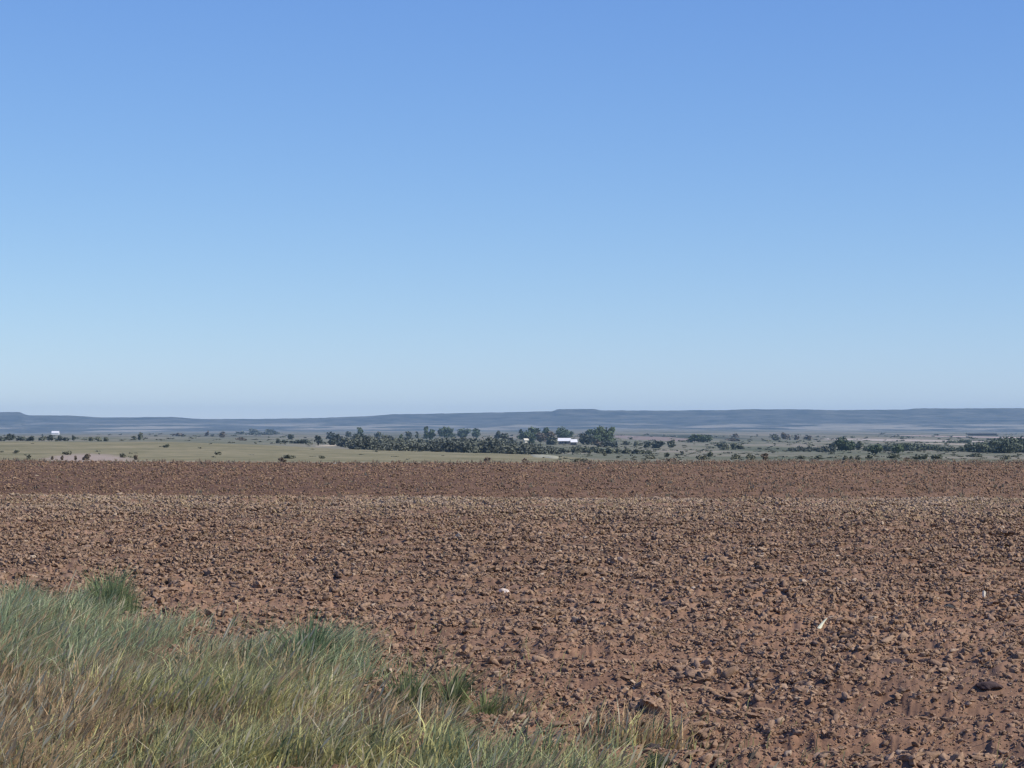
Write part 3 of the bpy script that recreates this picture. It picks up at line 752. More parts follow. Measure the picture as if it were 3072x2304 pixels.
T, B = True, False
PLANTS = [
 # row of dark bushes at the far left, left to right
 ('juniper','bush',-6,5,437,441,'low dark bush cut off by the left edge of the photo','bush',B),
 ('juniper','juniper_tree',5,15,434.4,440.8,'round dark juniper, largest of the row at the far left','tree',T),
 ('juniper','bush',16,24,437,440.8,'low wide dark bush right of the largest far left juniper','bush',B),
 ('juniper','bush',26,34,436.4,441,'dark bush between two gaps in the far left row','bush',B),
 ('grey','bush',39,46,436,440.6,'olive bush left of the one below the distant white building','bush',B),
 ('juniper','juniper_tree',47,52.5,435.8,441,'narrow dark juniper in front of the distant white building','tree',T),
 ('juniper','bush',56,62,435.8,440.8,'dark bush just right of the distant white building','bush',B),
 ('juniper','bush',62,68.5,437.5,441,'low dark bush second right of the distant white building','bush',B),
 ('juniper','juniper_tree',72,75.6,435.5,441,'slim dark juniper ending the far left row','tree',T),
 ('grey','bush',88.5,93,437,441,'faint olive bush, first of three on the pasture skyline','bush',B),
 ('grey','bush',95.5,101.5,436.8,441.3,'olive brown bush, middle of three on the pasture skyline','bush',B),
 ('grey','bush',103.5,108,437,441.3,'pale olive bush, last of three on the pasture skyline','bush',B),
 ('grey','bush',132,136,436,440.2,'small grey bush left of a taller pointed bush on the pasture','bush',B),
 ('grey','juniper_tree',138,142.6,432.8,440,'pointed grey green tree standing alone left of centre skyline','tree',T),
 ('brown','bush',174,184,433,436,'low flat brown bush on pale ground under the mesa dip','bush',B),
 ('brown','bush',205,209,431,436,'small brown bush leftmost of the four before the dark clump','bush',B),
 ('brown','bush',218.5,225,432,437.5,'leaning brown bush in the four before the dark clump','bush',B),
 ('grey','bush',235.5,244,431.3,434.4,'low olive bush left of the dark skyline clump','bush',B),
 ('juniper','juniper_tree',250,259,429.4,434.6,'dark tree at the left end of the skyline clump','tree',T),
 ('juniper','bush',247,276,432,435,'long low dark bush between the two skyline clump trees','bush',B),
 ('juniper','juniper_tree',266.5,277,429.4,434.6,'dark tree at the right end of the skyline clump','tree',T),
 ('juniper','juniper_tree',288,293.6,434.4,440,'single round dark tree standing above the pasture edge','tree',T),
 ('juniper','bush',275.5,281,439,443.4,'small dark bush leftmost along the right pasture edge','bush',B),
 ('juniper','bush',281.5,287.5,440,443.4,'low dark bush second along the right pasture edge','bush',B),
 ('juniper','bush',291.5,307.5,439.6,443.6,'long low dark bush along the pasture edge below a round tree','bush',B),
 ('brown','bush',237,246,437.4,440.5,'low dark brown bush on the tan pasture top','bush',B),
 ('juniper','juniper_tree',315.5,321.5,435.8,444.6,'tall dark juniper left of the thicket','tree',T),
 ('juniper','juniper_tree',327,336,433,439.6,'dark juniper behind the left end of the thicket','tree',T),
 ('juniper','juniper_tree',328.5,336.5,438.6,445.6,'dark juniper beside the pale sandy bank','tree',T),
 ('juniper','juniper_tree',335.5,342,434.8,443,'tall dark juniper above the pale sandy bank','tree',T),
 ('grey','tree',346,351.8,431.8,437.5,'small grey tree above the left part of the thicket','tree',T),
 ('green','tree',357.5,362.8,427.8,438,'tall thin tree above the left part of the thicket','tree',T),
 ('juniper','juniper_tree',353,367,434.2,442,'broad dark juniper at the foot of the tall thin tree','tree',T),
 ('grey','tree',374.5,381.5,432.2,438,'small spreading tree behind the thicket, right of the tall thin one','tree',T),
 ('juniper','juniper_tree',381,392.5,435.8,443,'wide dark juniper rising from the thicket middle','tree',T),
 ('green','tree',399.3,403,434.6,443,'narrow dark tree rising from the thicket middle','tree',T),
 ('grey','tree',405.8,411.5,431.8,439,'small round tree, left one of a pair behind the thicket','tree',T),
 ('grey','tree',415.5,419,431.8,439,'small round tree, right one of a pair behind the thicket','tree',T),
 ('green','tree',423.8,428.6,427,439,'tall tree with a pointed crown, left half of a double tree','tree',T),
 ('green','tree',427.5,434.5,430,440,'lower bushy tree, right half of a double tree','tree',T),
 ('green','tree',440.5,453,428,438.5,'broad heart shaped tree left of two round trees','tree',T),
 ('green','tree',458.8,469,429.2,438,'round tree in the middle behind the thicket','tree',T),
 ('green','tree',472.5,479.8,429,438,'smaller tree just right of the round middle tree','tree',T),
 ('juniper','tree',495,501.5,431.4,441,'upright dark tree at the right end of the thicket','tree',T),
 ('juniper','juniper_tree',499.5,507.5,433.8,443.5,'leaning dark juniper at the right end of the thicket','tree',T),
 ('juniper','juniper_tree',507,514.5,437.8,444,'low dark juniper last above the thicket','tree',T),
 ('green','cottonwood',518.7,531,430.5,440.5,'left cottonwood of the farmstead with a sloping crown','tree',T),
 ('green','cottonwood',528,540,428.3,440.5,'taller cottonwood beside the sloping one left of the farmhouse','tree',T),
 ('green','bush',528.8,535,436,443.6,'dark green bush right of the small cream shed','bush',B),
 ('green','tree',543,549.5,428.4,441,'slender tree midway between cottonwoods and farmhouse','tree',T),
 ('brown','tree',537,546,433,442,'grey brown leafless tree in the farm yard','tree',T),
 ('brown','tree',545,554.5,432.6,442,'grey brown leafless tree nearer the farmhouse','tree',T),
 ('grey','bush',546.5,558,437,444.8,'dark rounded bush at the left corner of the farmhouse','bush',B),
 ('green','tree',557,571.5,428.8,440.2,'pyramid shaped tree rising behind the farmhouse roof','tree',T),
 ('juniper','tree',580,593.5,434.6,445,'dark round tree right of the farmhouse','tree',T),
 ('green','tree',585.6,591.5,429.8,441,'small upright tree between dark tree and large cottonwood','tree',T),
 ('green','cottonwood',589.5,603,428,443.5,'large cottonwood, left half of the biggest crown','tree',T),
 ('green','cottonwood',600,613.8,428,443.5,'large cottonwood, right half of the biggest crown','tree',T),
 ('brown','bush',593.5,604,440.5,447,'low dark bush under the big cottonwoods','bush',B),
 ('juniper','bush',604,616,441,447.5,'dark bush at the right foot of the big cottonwoods','bush',B),
 ('grey','bush',623.3,630.4,441,445.2,'first round bush right of the farmstead','bush',B),
 ('grey','bush',633.8,638.8,441.4,446,'second round bush right of the farmstead','bush',B),
 ('juniper','bush',643.8,651,441.8,447.4,'third dark round bush right of the farmstead','bush',B),
 ('juniper','bush',652.8,662.2,441.4,448.2,'peaked dark bush, fourth right of the farmstead','bush',B),
 ('grey','tree',667.5,675.2,440.4,448.2,'square topped grey tree, fifth right of the farmstead','tree',T),
 ('green','tree',688.5,701,434.8,442.4,'dark green tree, left of the pair forming a long clump','tree',T),
 ('green','tree',698.5,711.8,435,442.4,'dark green tree, right of the pair forming a long clump','tree',T),
 ('juniper','bush',717,729,443.2,450,'wide dark bush in open ground right of centre','bush',B),
 ('juniper','bush',730.5,736.6,443.2,449.6,'peaked dark bush right of the wide one in open ground','bush',B),
 ('juniper','bush',736,744,444.6,449.2,'low dark bush ending the open ground trio','bush',B),
 ('brown','bush',728,738.5,438.2,441.4,'low flat olive bush behind the open ground trio','bush',B),
 ('brown','tree',732.5,738.4,433.8,438,'small brown tree far behind the open ground trio','tree',T),
 ('grey','tree',772,779.6,434.6,441,'grey tree, left of two before pale far ground','tree',T),
 ('brown','tree',781.4,788.8,433.2,440,'brown tree, right of two before pale far ground','tree',T),
 ('brown','bush',794,799,435.6,440,'small brown bush right of the grey and brown trees','bush',B),
 ('brown','bush',804,811,435.8,440,'low brown bush second right of the grey and brown trees','bush',B),
 ('juniper','tree',829.5,836,443,450,'dark tree where the long low hedge ends','tree',T),
 ('green','tree',836,847,438.6,451,'dark leafy tree, tallest left of the right hand thicket','tree',T),
 ('green','tree',846,855,441.8,451,'rounded dark tree right of the tallest right hand tree','tree',T),
 ('juniper','tree',856,863,441.6,450,'dark tree below the pale far field','tree',T),
 ('green','tree',869,881,444.8,454,'broad dark tree in front of the right hand thicket','tree',T),
 ('green','tree',893,903,445,453.5,'dark tree bulging forward from the right hand thicket','tree',T),
 # small bushes on the near edge of the scrub, left to right
 ('grey','bush',575,586,458.2,462.4,'low brown grey bush on the field edge below the farmhouse','bush',B),
 ('brown','bush',522,528,458.6,463,'small rusty weed bush on the field edge left of the farmhouse','bush',B),
 ('grey','bush',602,607,451,456,'small grey bush in scrub below the big cottonwoods','bush',B),
 ('grey','bush',645.5,655,455,459,'low dark bush on scrub left of a field edge bush','bush',B),
 ('juniper','bush',664.5,669.6,453,457.4,'small round dark bush above a wide field edge bush','bush',B),
 ('brown','bush',665.5,677,458.4,462.4,'wide brown bush right on the field edge','bush',B),
 ('grey','bush',680,684.4,451.2,455,'tiny square bush in open scrub','bush',B),
 ('juniper','bush',707.3,712.6,451.8,457,'pointed dark bush on open scrub','bush',B),
 ('grey','bush',697,708,455.4,460,'wide olive bush sloping away left from the pointed bush','bush',B),
 ('grey','bush',731,739,454.6,459,'olive bush on scrub under the open ground trio','bush',B),
 ('grey','bush',746,755,454.8,460,'long olive bush between two field edge gaps','bush',B),
 ('brown','bush',762,768,454,462,'upright brown bush touching the field edge','bush',B),
 ('juniper','bush',798,805.5,455.6,459,'small dark bush under the long low hedge','bush',B),
 ('juniper','bush',815,822,455.4,459.4,'dark bush with a pale spot under the hedge end','bush',B),
 ('juniper','bush',843,847.6,455.6,460.4,'small round dark bush, left of a near pair','bush',B),
 ('juniper','bush',849.5,854,456,460.8,'small round dark bush, right of a near pair','bush',B),
 ('grey','bush',855.5,860.6,455.6,460,'grey green bush next to the near pair','bush',B),
 ('juniper','bush',866,873.4,454.8,458.6,'low dark bush in front of the broad dark tree','bush',B),
 ('juniper','bush',888,897.6,454,458.6,'low wide dark bush before the right hand thicket','bush',B),
 ('brown','bush',904,911,457.6,461.8,'brown bush on the field edge right of centre right','bush',B),
 ('juniper','bush',913.5,927,455,459.4,'long dark bush near the field edge at right','bush',B),
 ('juniper','bush',932,942,454.6,459.2,'rounded dark bush with grey top at right','bush',B),
 ('juniper','bush',967.5,980,453.4,457,'flat dark bush left of the right thicket base','bush',B),
 ('grey','bush',1003,1011,455,459,'olive bush near the right edge of the photo','bush',B),
 # around the bare pink ground at left
 ('grey','bush',63,71,451.2,454.8,'grey green bush on the left part of the pink bare ground','bush',B),
 ('grey','bush',13.5,18.5,449.6,453.4,'grey bush low on the pasture near the left edge','bush',B),
 ('grey','bush',26.5,31,455,459.8,'small olive bush left of the pink bare ground','bush',B),
 ('brown','bush',51,53.6,456,460.2,'tiny brown bush at the ploughed edge, leftmost of five','bush',B),
 ('brown','bush',60.6,63.6,455.6,460.4,'thin brown bush at the ploughed edge, second of five','bush',B),
 ('brown','bush',74.3,77,455.6,460.6,'thin brown bush at the ploughed edge, third of five','bush',B),
 ('brown','bush',82.8,89.6,454,460.6,'branching brown bush at the ploughed edge, fourth of five','bush',B),
 ('brown','bush',134,137.8,455,461.2,'upright brown bush at the right end of the pink ground','bush',B),
 ('grey','bush',120,126,453.4,457.6,'olive bush on the right part of the pink ground','bush',B),
 ('grey','bush',283,295,455,458.6,'low grey green bush alone on the middle of the pasture','bush',B),
 ('brown','bush',279,285.6,458.6,463,'pale brown bush on the pasture margin at the ploughed edge','bush',B),
 ('grey','bush',319,325,455.6,458.6,'faint olive bush on the right part of the pasture','bush',B),
 ('grey','bush',164,169,444,447.6,'grey green bush high on the left pasture slope','bush',B),
 ('grey','bush',215,221,451.4,455,'grey green bush midway down the pasture slope','bush',B),
 ('brown','bush',484,490,457.8,463.2,'rusty weed bush at the ploughed edge left of centre','bush',B),
]
GR = {'tree': 'trees on the plain', 'bush': 'bushes on the plain'}
for k, nm, x0, x1, yt, yb, lab, cat, tr in PLANTS:
    if yb < 462 and yb > 460.0 and x0 < 160: yb = min(yb, 460.2)
    plant(k, nm, x0, x1, yt, yb, lab, cat, GR[cat], tr)

# thickets that read as one mass
def thicket(name, label, kind, cols, tops, bases, n_per_px=3.2, depth=60, seed=1):
    r = np.random.default_rng(seed)
    V, Fq = [], []; k = 0
    total = int((cols[-1] - cols[0]) * n_per_px)
    for i in range(total):
        c = r.uniform(cols[0], cols[-1])
        bt = np.interp(c, cols, bases); tp = np.interp(c, cols, tops)
        b = r.uniform(tp + (bt - tp) * 0.55, bt)
        p = at(c, b, 360)
        top = tp + r.normal(0.4, 0.8) + 2.2 * float(vnoise(np.array(c / 9.0), np.array(seed * 1.0), 5) - 0.5)
        h = max(metres(b - top, p.y), 1.5); 
        h *= r.choice([0.5, 0.7, 0.85, 1.0, 1.18])
        w = h * r.uniform(0.9, 1.7)
        px = p.y / F
        n = int(np.clip((w / px) * (h / px) * 4, 60, 260))
        v, f_ = foliage_arrays(w, h, -0.08 * h, n, px * 0.9, 5, int(r.integers(1e6)))
        V.append(v + np.array(p)); Fq.append(f_ + k); k += len(v)
    o = link(name, mesh_from(name, np.concatenate(V), np.concatenate(Fq), FOL[kind + '_mixed'] if kind + '_mixed' in FOL else FOL[kind]))
    tag(o, label, 'thicket', None, 'stuff')
thicket('thicket', 'long dark thicket in the gully between pasture and farmstead', 'juniper', [338, 352, 400, 440, 470, 500, 520, 540, 562], [439, 439.4, 440.2, 441, 441, 441.6, 444.8, 446.8, 448.2], [446, 449.6, 451.2, 452, 453, 453.6, 454.6, 454.6, 454.4], 2.6, seed=3)
thicket('thicket', 'low dark hedge of scrub right of centre', 'juniper', [787, 800, 833], [448.6, 447, 446.8], [451, 451.6, 452.6], 1.6, seed=4)
thicket('thicket', 'dark green thicket in the right middle distance', 'green', [864, 885, 905, 931, 945], [447, 444.8, 444.6, 445.2, 447.5], [451, 451.4, 451.4, 450.8, 451.4], 2.4, seed=5)
thicket('thicket', 'tall dark green thicket running off the right edge', 'green', [941, 960, 972, 985, 1000, 1012, 1050], [447.2, 448, 445.5, 443.4, 442, 440.6, 440.6], [451.4, 451.8, 452.4, 453, 453.4, 453.4, 453], 2.6, seed=6)
thicket('brush', 'grey brown brush in front of the farmhouse', 'grey', [560, 580, 620, 650], [449, 447, 448.6, 450.5], [453, 453, 454, 454.6], 1.0, seed=7)

# scattered scrub nobody could count
def scrub():
    r = np.random.default_rng(42)
    V, Fq = [], []; k = 0
    for i in range(1500):
        c = r.uniform(-60, 1090)
        row = 434 + 27 * r.random() ** 0.75
        if c < 560 and row > np.interp(c, [-60, 200, 350, 500, 560], [441, 441.5, 448, 452.5, 455]) and r.random() < 0.93: continue
        p = at(c, row, 365)
        px = p.y / F
        if p.y < 380: continue
        w = px * r.uniform(2.0, 9.0); h = px * r.uniform(0.6, 2.0)
        v, f_ = foliage_arrays(w, h, -0.1 * h, 26, px * 0.75, 4, int(r.integers(1e6)))
        V.append(v + np.array(p)); Fq.append(f_ + k); k += len(v)
    o = link('scrub', mesh_from('scrub', np.concatenate(V), np.concatenate(Fq), MAT_scrub))
    tag(o, 'low grey green scrub dotted over the plain', 'scrub', None, 'stuff')
scrub()

# --------------------------------------------------------------- buildings
def simple(name, c, rough=0.9, spec=0.15, var=0.12):
    m = M(name)
    n_ = m.noise(m.position((0.8, 0.8, 2.5)), 4)
    m.colour(m.ramp(n_, [(0.3, tuple(v * (1 - var) for v in c)), (0.7, tuple(min(1, v * (1 + var)) for v in c))]))
    m.b.inputs['Roughness'].default_value = rough; m.b.inputs['Specular IOR Level'].default_value = spec
    return m.m
MAT_white = simple('white_metal_roof', (0.80, 0.78, 0.74), 0.5, 0.3, 0.06)
MAT_wall = simple('weathered_wall', (0.13, 0.11, 0.10))
MAT_cream = simple('cream_paint', (0.66, 0.60, 0.47))
MAT_shade = simple('dark_siding', (0.022, 0.021, 0.021))
MAT_pane = simple('window_glass', (0.03, 0.035, 0.04), 0.15, 0.5)
MAT_trim = simple('white_trim', (0.75, 0.75, 0.73))
MAT_sandy = simple('sandy_bank', (0.46, 0.38, 0.27))

def box_arrays(x0, x1, y0, y1, z0, z1):
    V = [(x, y, z) for z in (z0, z1) for y in (y0, y1) for x in (x0, x1)]
    Fq = [(0, 2, 3, 1), (4, 5, 7, 6), (0, 1, 5, 4), (1, 3, 7, 5), (3, 2, 6, 7), (2, 0, 4, 6)]
    return V, Fq
def box(name, a, mat, parent):
    V, Fq = box_arrays(*a)
    return link(name, mesh_from(name, V, Fq, mat), parent)
def gable_house(name, p, rz, L, D, hw, hr, wallm, roofm, label, cat, group=None, openings=True):
    root = empty(name, p, rz); tag(root, label, cat, group)
    V = [(-L/2,-D/2,-0.6),(L/2,-D/2,-0.6),(L/2,D/2,-0.6),(-L/2,D/2,-0.6),(-L/2,-D/2,hw),(L/2,-D/2,hw),(L/2,D/2,hw),(-L/2,D/2,hw),(-L/2,0,hw+hr),(L/2,0,hw+hr)]
    me = bpy.data.meshes.new('wall')
    me.from_pydata(V, [], [(0,1,5,4),(2,3,7,6),(1,2,6,9,5),(3,0,4,8,7),(0,3,2,1)])
    me.materials.append(wallm); link('wall', me, root)
    e, o_, t = 0.6, 0.7, 0.18
    k = hr / (D / 2)
    V = []
    for sx in (-L/2 - e, L/2 + e):
        for (y, z) in ((-D/2 - o_, hw - o_ * k), (0, hw + hr), (D/2 + o_, hw - o_ * k)):
            V += [(sx, y, z + 0.03), (sx, y, z + t + 0.03)]
    Fq = [(1,3,9,7),(3,5,11,9),(0,6,8,2),(2,8,10,4),(0,1,7,6),(4,10,11,5),(0,2,3,1),(2,4,5,3),(6,7,9,8),(8,9,11,10)]
    link('roof', mesh_from('roof', V, Fq, roofm), root)
    if openings:
        for wx in (-L * 0.34, -L * 0.12, L * 0.32):
            f_ = box('window', (wx - 0.75, wx + 0.75, -D/2 - 0.06, -D/2 + 0.02, 0.9, hw - 0.4), MAT_trim, root)
            box('pane', (wx - 0.62, wx + 0.62, -D/2 - 0.09, -D/2 - 0.03, 1.02, hw - 0.52), MAT_pane, f_)
        d_ = box('door', (L*0.08, L*0.08 + 1.0, -D/2 - 0.07, -D/2 + 0.02, -0.3, 2.0), MAT_shade, root)
        box('handle', (L*0.08 + 0.82, L*0.08 + 0.9, -D/2 - 0.13, -D/2 - 0.05, 0.8, 0.95), MAT_trim, d_)
    return root
p = at(564.5, 444.3, 360)
gable_house('farmhouse', p, math.radians(-5), metres(11.6, p.y), 9.0, 3.0, 2.2, MAT_wall, MAT_white, 'long farmhouse with a bright white roof among the trees', 'farmhouse')
p = at(573.6, 445.2, 360)
gable_house('farm_shed', p, math.radians(4), metres(5.6, p.y), 7.0, 2.7, 1.9, MAT_shade, MAT_white, 'smaller dark walled shed with white roof right of the farmhouse', 'shed')
p = at(525.8, 442.7, 360)
gable_house('small_shed', p, math.radians(20), metres(3.6, p.y), 3.4, 2.6, 1.2, MAT_cream, MAT_cream, 'small cream shed under the left cottonwoods', 'shed', None, False)
p = at(55.5, 434.6, 360)
gable_house('barn', p, math.radians(3), metres(7.0, p.y), 14.0, metres(1.7, p.y), metres(1.8, p.y), MAT_white, MAT_white, 'distant white barn on the plain at the far left', 'barn', None, False)
thicket('hedge_row', 'short dark hedge above a pale strip in the right hand thicket', 'green', [947, 952, 971], [441.6, 440.2, 440.4], [443.4, 443.2, 443.2], 2.6, seed=8)
p = at(982.5, 435.6, 360)
gable_house('far_barn', p, -0.2, metres(28, p.y), 16.0, metres(1.2, p.y), metres(1.0, p.y), MAT_shade, MAT_shade, 'far low dark barn above a strip of pink earth at right', 'barn', None, False)

# bare patches of ground seen from the field: thin mounds of earth with real thickness
def ground_patch(name, label, x0, x1, yt, yb, mat, seed, lift=0.35):
    pa, pb = at((x0 + x1) / 2, yb, 360), at((x0 + x1) / 2, yt, 360)
    cy_, ry = (pa.y + pb.y) / 2, abs(pb.y - pa.y) / 2
    cx_ = ((x0 + x1) / 2 - 512) / F * cy_; rx = metres((x1 - x0) / 2, cy_)
    nseg, nring = 40, 6
    V = [(cx_, cy_, float(ground_z(cx_, cy_)) + lift)]
    for j in range(1, nring + 1):
        t = j / nring
        for i in range(nseg):
            a = 2 * math.pi * i / nseg
            wob = 0.8 + 0.4 * float(vnoise(np.array(math.cos(a) * 2 + seed), np.array(math.sin(a) * 2 + seed), seed))
            x = cx_ + math.cos(a) * rx * t * wob; y = cy_ + math.sin(a) * ry * t * wob
            V.append((x, y, float(ground_z(x, y)) + lift * (1 - t ** 3) - 0.25 * (t == 1)))
    Fq = []
    for i in range(nseg): Fq.append((0, 1 + i, 1 + (i + 1) % nseg))
    for j in range(nring - 1):
        for i in range(nseg):
            a = 1 + j * nseg + i; b = 1 + j * nseg + (i + 1) % nseg
            Fq += [(a, a + nseg, b + nseg), (a, b + nseg, b)]
    o = link(name, mesh_from(name, V, Fq, mat, True))
    return tag(o, label, None, None, 'structure')
ground_patch('sandy_bank', 'pale sandy bank at the left end of the thicket', 336, 350, 443.4, 447.6, MAT_sandy, 3)
ground_patch('sandy_bank', 'pale grass bank where the pasture meets the thicket end', 530, 557, 454.6, 458.6, simple('pale_dry_grass', (0.36, 0.34, 0.23)), 5)
ground_patch('bare_earth', 'pink bare earth strip below the far barn', 970, 1001, 435.6, 439.4, simple('pink_earth', (0.55, 0.40, 0.33)), 7, 0.8)
ground_patch('bare_earth', 'pale tan field strip behind the right hand thicket', 845, 935, 438.2, 442.6, simple('tan_earth', (0.43, 0.36, 0.28)), 9, 0.8)
ground_patch('bare_earth', 'small pale strip under the short dark hedge at right', 948, 972, 443.4, 446.2, MAT_sandy, 13, 0.6)
ground_patch('bare_earth', 'brown field right of the big cottonwoods', 612, 692, 435.8, 441.6, simple('brown_earth', (0.26, 0.20, 0.16)), 11, 0.8)

# --------------------------------------------------------------- foreground things
def stone(name, px, row, wpx, hpx, col, label, cat, seed, turn=0.0, tall=False, group=None):
    p = at(px, row, 9)
    r = np.random.default_rng(seed)
    import bmesh
    bm = bmesh.new(); bmesh.ops.create_icosphere(bm, subdivisions=3, radius=0.5)
    off = r.uniform(0, 50)
    w, h = metres(wpx, p.y), metres(hpx, p.y)
    for v in bm.verts:
        n_ = vnoise(np.array(v.co.x * 2.4 + off), np.array(v.co.y * 2.4 + v.co.z * 1.7 + off), seed)
        n2 = vnoise(np.array(v.co.x * 6 + off), np.array(v.co.y * 6 - v.co.z * 5 + off), seed + 5)
        s = 0.45 + 0.75 * float(n_) + 0.32 * float(n2)
        v.co = Vector((v.co.x * s * w * 1.1, v.co.y * s * w * 0.8, v.co.z * s * h * (0.9 if 'clod' in name else 1.4)))
    me = bpy.data.meshes.new(name); bm.to_mesh(me); bm.free()
    m = M(name + '_surface')
    n1 = m.noise(m.position((25, 25, 25)), 4)
    m.colour(m.ramp(n1, [(0.3, tuple(c * 0.75 for c in col)), (0.7, tuple(min(1, c * 1.15) for c in col))]))
    m.bump(m.noise(m.position((50, 50, 50)), 4), 0.5, 0.01)
    me.materials.append(m.m)
    o = link(name, me); o.location = (p.x, p.y, soil_z(p.x, p.y) + h * (0.12 if 'clod' in name else 0.6)); o.rotation_euler = (0.1, turn, r.uniform(-0.5, 0.5))
    return tag(o, label, cat, group)
k = 1024 / 2212
stone('pale_stone', 1090*k, 1298*k, 9, 6, (0.72, 0.60, 0.50), 'small pale pinkish stone alone on the clods near the centre', 'stone', 1, 0.35)
stone('pale_stone', 2126*k, 1312*k, 3, 6, (0.70, 0.62, 0.50), 'tiny upright white stone near the right edge of the field', 'stone', 2)
stone('pale_stone', 212*k, 1102*k, 7, 5, (0.36, 0.27, 0.20), 'pale lump near the crest at left', 'stone', 3)
stone('flat_stone', 833*k, 1382*k, 14, 4, (0.42, 0.27, 0.20), 'flat reddish stone slab beside the dark weed clumps', 'stone', 4, 0.05)
stone('pale_stone', 1340*k, 1228*k, 5, 4, (0.45, 0.36, 0.29), 'small tan stone above the pale pinkish one', 'stone', 5)
stone('pale_stone', 2605/3, 1730/3+2, 5, 4, (0.55, 0.40, 0.33), 'small pinkish stone on the right of the field below the crest', 'stone', 6)
stone('shade_clod', 2850/3, 1842/3, 17, 12, (0.065, 0.062, 0.060), 'wedge shaped clod coloured as a shaded hollow near the right edge', 'clod', 7, 0.25, group='clods coloured dark as shaded hollows')  # these lumps carry the shadow of hollows between clods in their dark colour
stone('shade_clod', 2660/3, 1850/3, 15, 6, (0.09, 0.062, 0.055), 'long flat clod coloured as a shaded hollow left of the wedge shaped one', 'clod', 8, group='clods coloured dark as shaded hollows')
stone('shade_clod', 2680/3, 2027/3, 20, 10, (0.085, 0.06, 0.055), 'large clod coloured as a shaded hollow in the lower right, widest of all', 'clod', 9, group='clods coloured dark as shaded hollows')
stone('shade_clod', 2530/3, 2020/3, 14, 9, (0.11, 0.078, 0.066), 'clod coloured as a shaded hollow left of the widest one', 'clod', 10, group='clods coloured dark as shaded hollows')
stone('shade_clod', 2970/3, 2090/3, 20, 9, (0.085, 0.06, 0.055), 'clod coloured as a shaded hollow at the lower right edge of the field', 'clod', 11, group='clods coloured dark as shaded hollows')
stone('shade_clod', 2055/3, 2132/3, 9, 8, (0.08, 0.058, 0.052), 'squarish clod coloured as a shaded hollow below centre right of the verge', 'clod', 12, group='clods coloured dark as shaded hollows')
stone('shade_clod', 2810/3, 2165/3, 14, 8, (0.085, 0.06, 0.055), 'arched clod coloured as a shaded hollow in the bottom right part of the field', 'clod', 13, group='clods coloured dark as shaded hollows')
stone('shade_clod', 2010/3, 1838/3, 16, 6, (0.10, 0.07, 0.062), 'flat clod coloured as a shaded hollow right of the pale pinkish stone', 'clod', 14, group='clods coloured dark as shaded hollows')
stone('shade_clod', 750/3, 1800/3, 9, 7, (0.07, 0.05, 0.048), 'small clod coloured as a shaded hollow just above the verge grass', 'clod', 15, group='clods coloured dark as shaded hollows')
stone('shade_clod', 1810/3, 1722/3, 15, 6, (0.10, 0.07, 0.06), 'low clod coloured as a shaded hollow upslope right of centre', 'clod', 16, group='clods coloured dark as shaded hollows')
stone('shade_clod', 1960/3, 2292/3, 14, 10, (0.07, 0.055, 0.05), 'clod coloured as a shaded hollow at the bottom edge beside the last grass', 'clod', 17, group='clods coloured dark as shaded hollows')

def stalk(px, row, dxpx, dypx, wpx, col, label, name='dry_stalk', ymin=9, lie=False):
    """a single dry stalk: tapered curved tube from its base to its tip, with a leaf sheath"""
    if px < 450 and not lie: row += 20; dypx += 24; dxpx *= 1.35; wpx *= 1.2
    p = at(px, row, ymin)
    m_ = p.y / F
    base = Vector((p.x, p.y, float(ground_z(p.x, p.y)) + (0.05 if lie else -0.02)))
    tip = base + Vector((dxpx * m_, 0.0 if not lie else 0.05, dypx * m_))
    mid = (base + tip) / 2 + Vector((-0.06 * dypx * m_, 0.02, 0.03 * dypx * m_))
    V, Fq = [], []
    nseg = 8
    for j in range(nseg + 1):
        t = j / nseg
        c_ = base * (1 - t) ** 2 + mid * 2 * t * (1 - t) + tip * t * t
        r_ = wpx * m_ * 0.5 * (1 - 0.65 * t)
        for i in range(6):
            a = i * math.pi / 3
            V.append((c_.x + math.cos(a) * r_, c_.y + math.sin(a) * r_, c_.z + (math.sin(a) * r_ * 0.3)))
    for j in range(nseg):
        for i in range(6):
            Fq.append((j*6+i, j*6+(i+1) % 6, (j+1)*6+(i+1) % 6, (j+1)*6+i))
    o = link(name, mesh_from(name, np.array(V) - np.array(base), Fq, simple(name + '_straw', col, 0.8)))
    o.location = base
    return tag(o, label, 'stalk' if name == 'dry_stalk' else 'stick')
stalk(57, 612, 14, 40, 2.4, (0.50, 0.42, 0.28), 'long pale dry stalk leaning right at the upper left of the verge')
stalk(207, 655, 24, 40, 2.2, (0.42, 0.36, 0.24), 'pale green stalk leaning far right beside the left weed clump')
stalk(216, 640, 12, 19, 2.6, (0.62, 0.56, 0.40), 'short bright straw leaning right in the middle of the verge')
stalk(118, 748, 30, 40, 2.4, (0.40, 0.34, 0.20), 'thin straw leaning far right at the bottom of the verge')
stalk(172, 766, 14, 26, 3.0, (0.55, 0.50, 0.36), 'pale straw stem at the bottom edge of the verge')
stalk(420, 726, 1.5, 38, 3.2, (0.58, 0.56, 0.34), 'upright yellowish stem at the right side of the verge')
stalk(445, 705, 52, 34, 2.4, (0.34, 0.27, 0.17), 'long tan stalk lying far to the right beyond the weeds')
stalk(598, 722, 8, 28, 3.0, (0.48, 0.42, 0.20), 'yellow green blade beside the lone leafy plant')
stalk(634, 722, 9, 30, 2.6, (0.24, 0.17, 0.10), 'brown dead stalk right of the lone leafy plant')
stalk(819.5, 633, 8, 9, 4.6, (0.80, 0.76, 0.52), 'short bright yellowish stick lying on bare clods at right', 'pale_stick', lie=True)
stalk(1007, 652, -3, 22, 3.4, (0.42, 0.33, 0.26), 'upright tan stick near the right edge of the field', 'tan_stick')

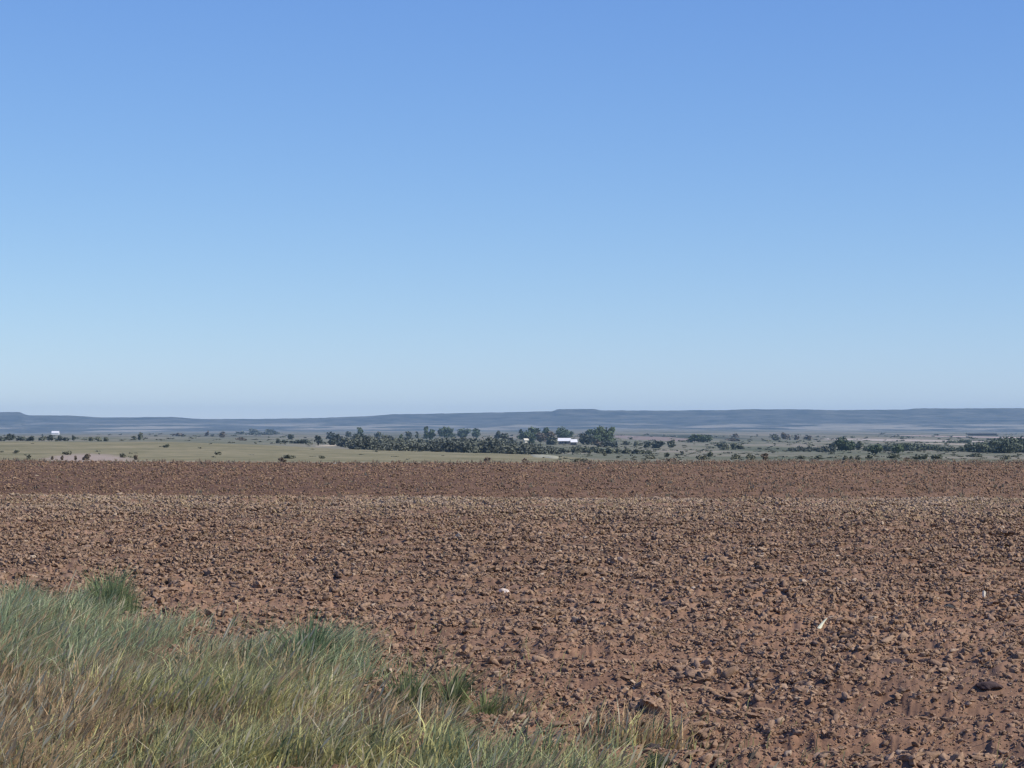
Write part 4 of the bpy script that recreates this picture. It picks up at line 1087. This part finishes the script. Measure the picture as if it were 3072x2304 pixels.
def weed(px, row, wpx, hpx, col, label, n=260, lean0=0.5, name='weed_clump', up=0.0):
    p = at(px, row, 9)
    m_ = p.y / F
    w = wpx * m_; h = hpx * m_ * (1.35 if px < 500 else 1.0)
    n = int(n * 1.5)
    sd_ = 0.26 if n > 400 else 0.11
    x = rng.normal(0, w * sd_, n); y = rng.normal(0, w * sd_, n); z = np.full(n, -0.02)
    dome = np.exp(-((x / (w * 0.55)) ** 2 + (y / (w * 0.55)) ** 2)) * 0.75 + 0.25
    col = (col[0] * 2.5, col[1] * 2.1, col[2] * 1.9)
    az = np.arctan2(y, x) + rng.normal(0, 0.5, n); az = np.where(rng.random(n) < 0.45, rng.normal(0.2, 0.5, n), az)
    c = np.array(col)[None] * rng.uniform(0.55, 1.5, n)[:, None]
    V, Fq, C = blades(x, y, z, h * dome * rng.uniform(0.35, 1.15, n), rng.uniform(0.007, 0.016, n), rng.uniform(0.05, 0.75, n), az, c, c * 1.2)
    o = link(name, mesh_from(name, V, Fq, MAT_blade, False, C)); o.location = (p.x, p.y, p.z + up)
    return tag(o, label, 'plant')
weed(109, 622, 50, 46, (0.085, 0.125, 0.066), 'dark green bushy weed standing highest on the left verge', 420)
weed(22, 616, 46, 34, (0.12, 0.165, 0.10), 'pale green weed clump at the left edge of the verge', 300)
weed(306, 684, 44, 58, (0.070, 0.110, 0.062), 'dark blue green weed clump on the verge edge left of centre', 420)
weed(407, 718, 38, 50, (0.095, 0.125, 0.065), 'dark green spiky weed at the right front of the verge', 300)
weed(452, 722, 22, 46, (0.085, 0.115, 0.058), 'narrow spiky weed next to the dark spiky one', 150)
weed(483, 735, 24, 38, (0.090, 0.120, 0.055), 'lone leafy plant on bare soil at the tip of the verge', 120)
weed(449, 690, 16, 20, (0.17, 0.17, 0.115), 'pale straw coloured dry weed behind the narrow spiky one', 60)
weed(612, 742, 30, 22, (0.075, 0.10, 0.05), 'short green tuft at bottom centre on bare soil', 150)
weed(655, 774, 34, 26, (0.05, 0.075, 0.04), 'dark tuft at the bottom edge right of centre', 200)
weed(655, 640, 14, 12, (0.15, 0.13, 0.07), 'small olive tuft growing among clods right of centre', 40)
weed(775, 690, 34, 12, (0.16, 0.15, 0.075), 'spreading olive weed low on the clods at lower right', 90)

# --------------------------------------------------------------- haze
m = bpy.data.materials.new('haze_air'); m.use_nodes = True
t = m.node_tree; t.nodes.clear()
ou = t.nodes.new('ShaderNodeOutputMaterial'); pv = t.nodes.new('ShaderNodeVolumePrincipled')
pv.inputs['Color'].default_value = (0.50, 0.76, 1.0, 1)
pv.inputs['Density'].default_value = 4.8e-5
pv.inputs['Density Attribute'].default_value = ''
pv.inputs['Anisotropy'].default_value = 0.0
t.links.new(pv.outputs[0], ou.inputs['Volume'])
V, Fq = box_arrays(-9000, 9000, -1500, 17500, -60, 150)
o = link('haze', mesh_from('haze', V, Fq, m))
o.display_type = 'WIRE'
tag(o, 'thin blue haze over the plain', 'haze', None, 'stuff')
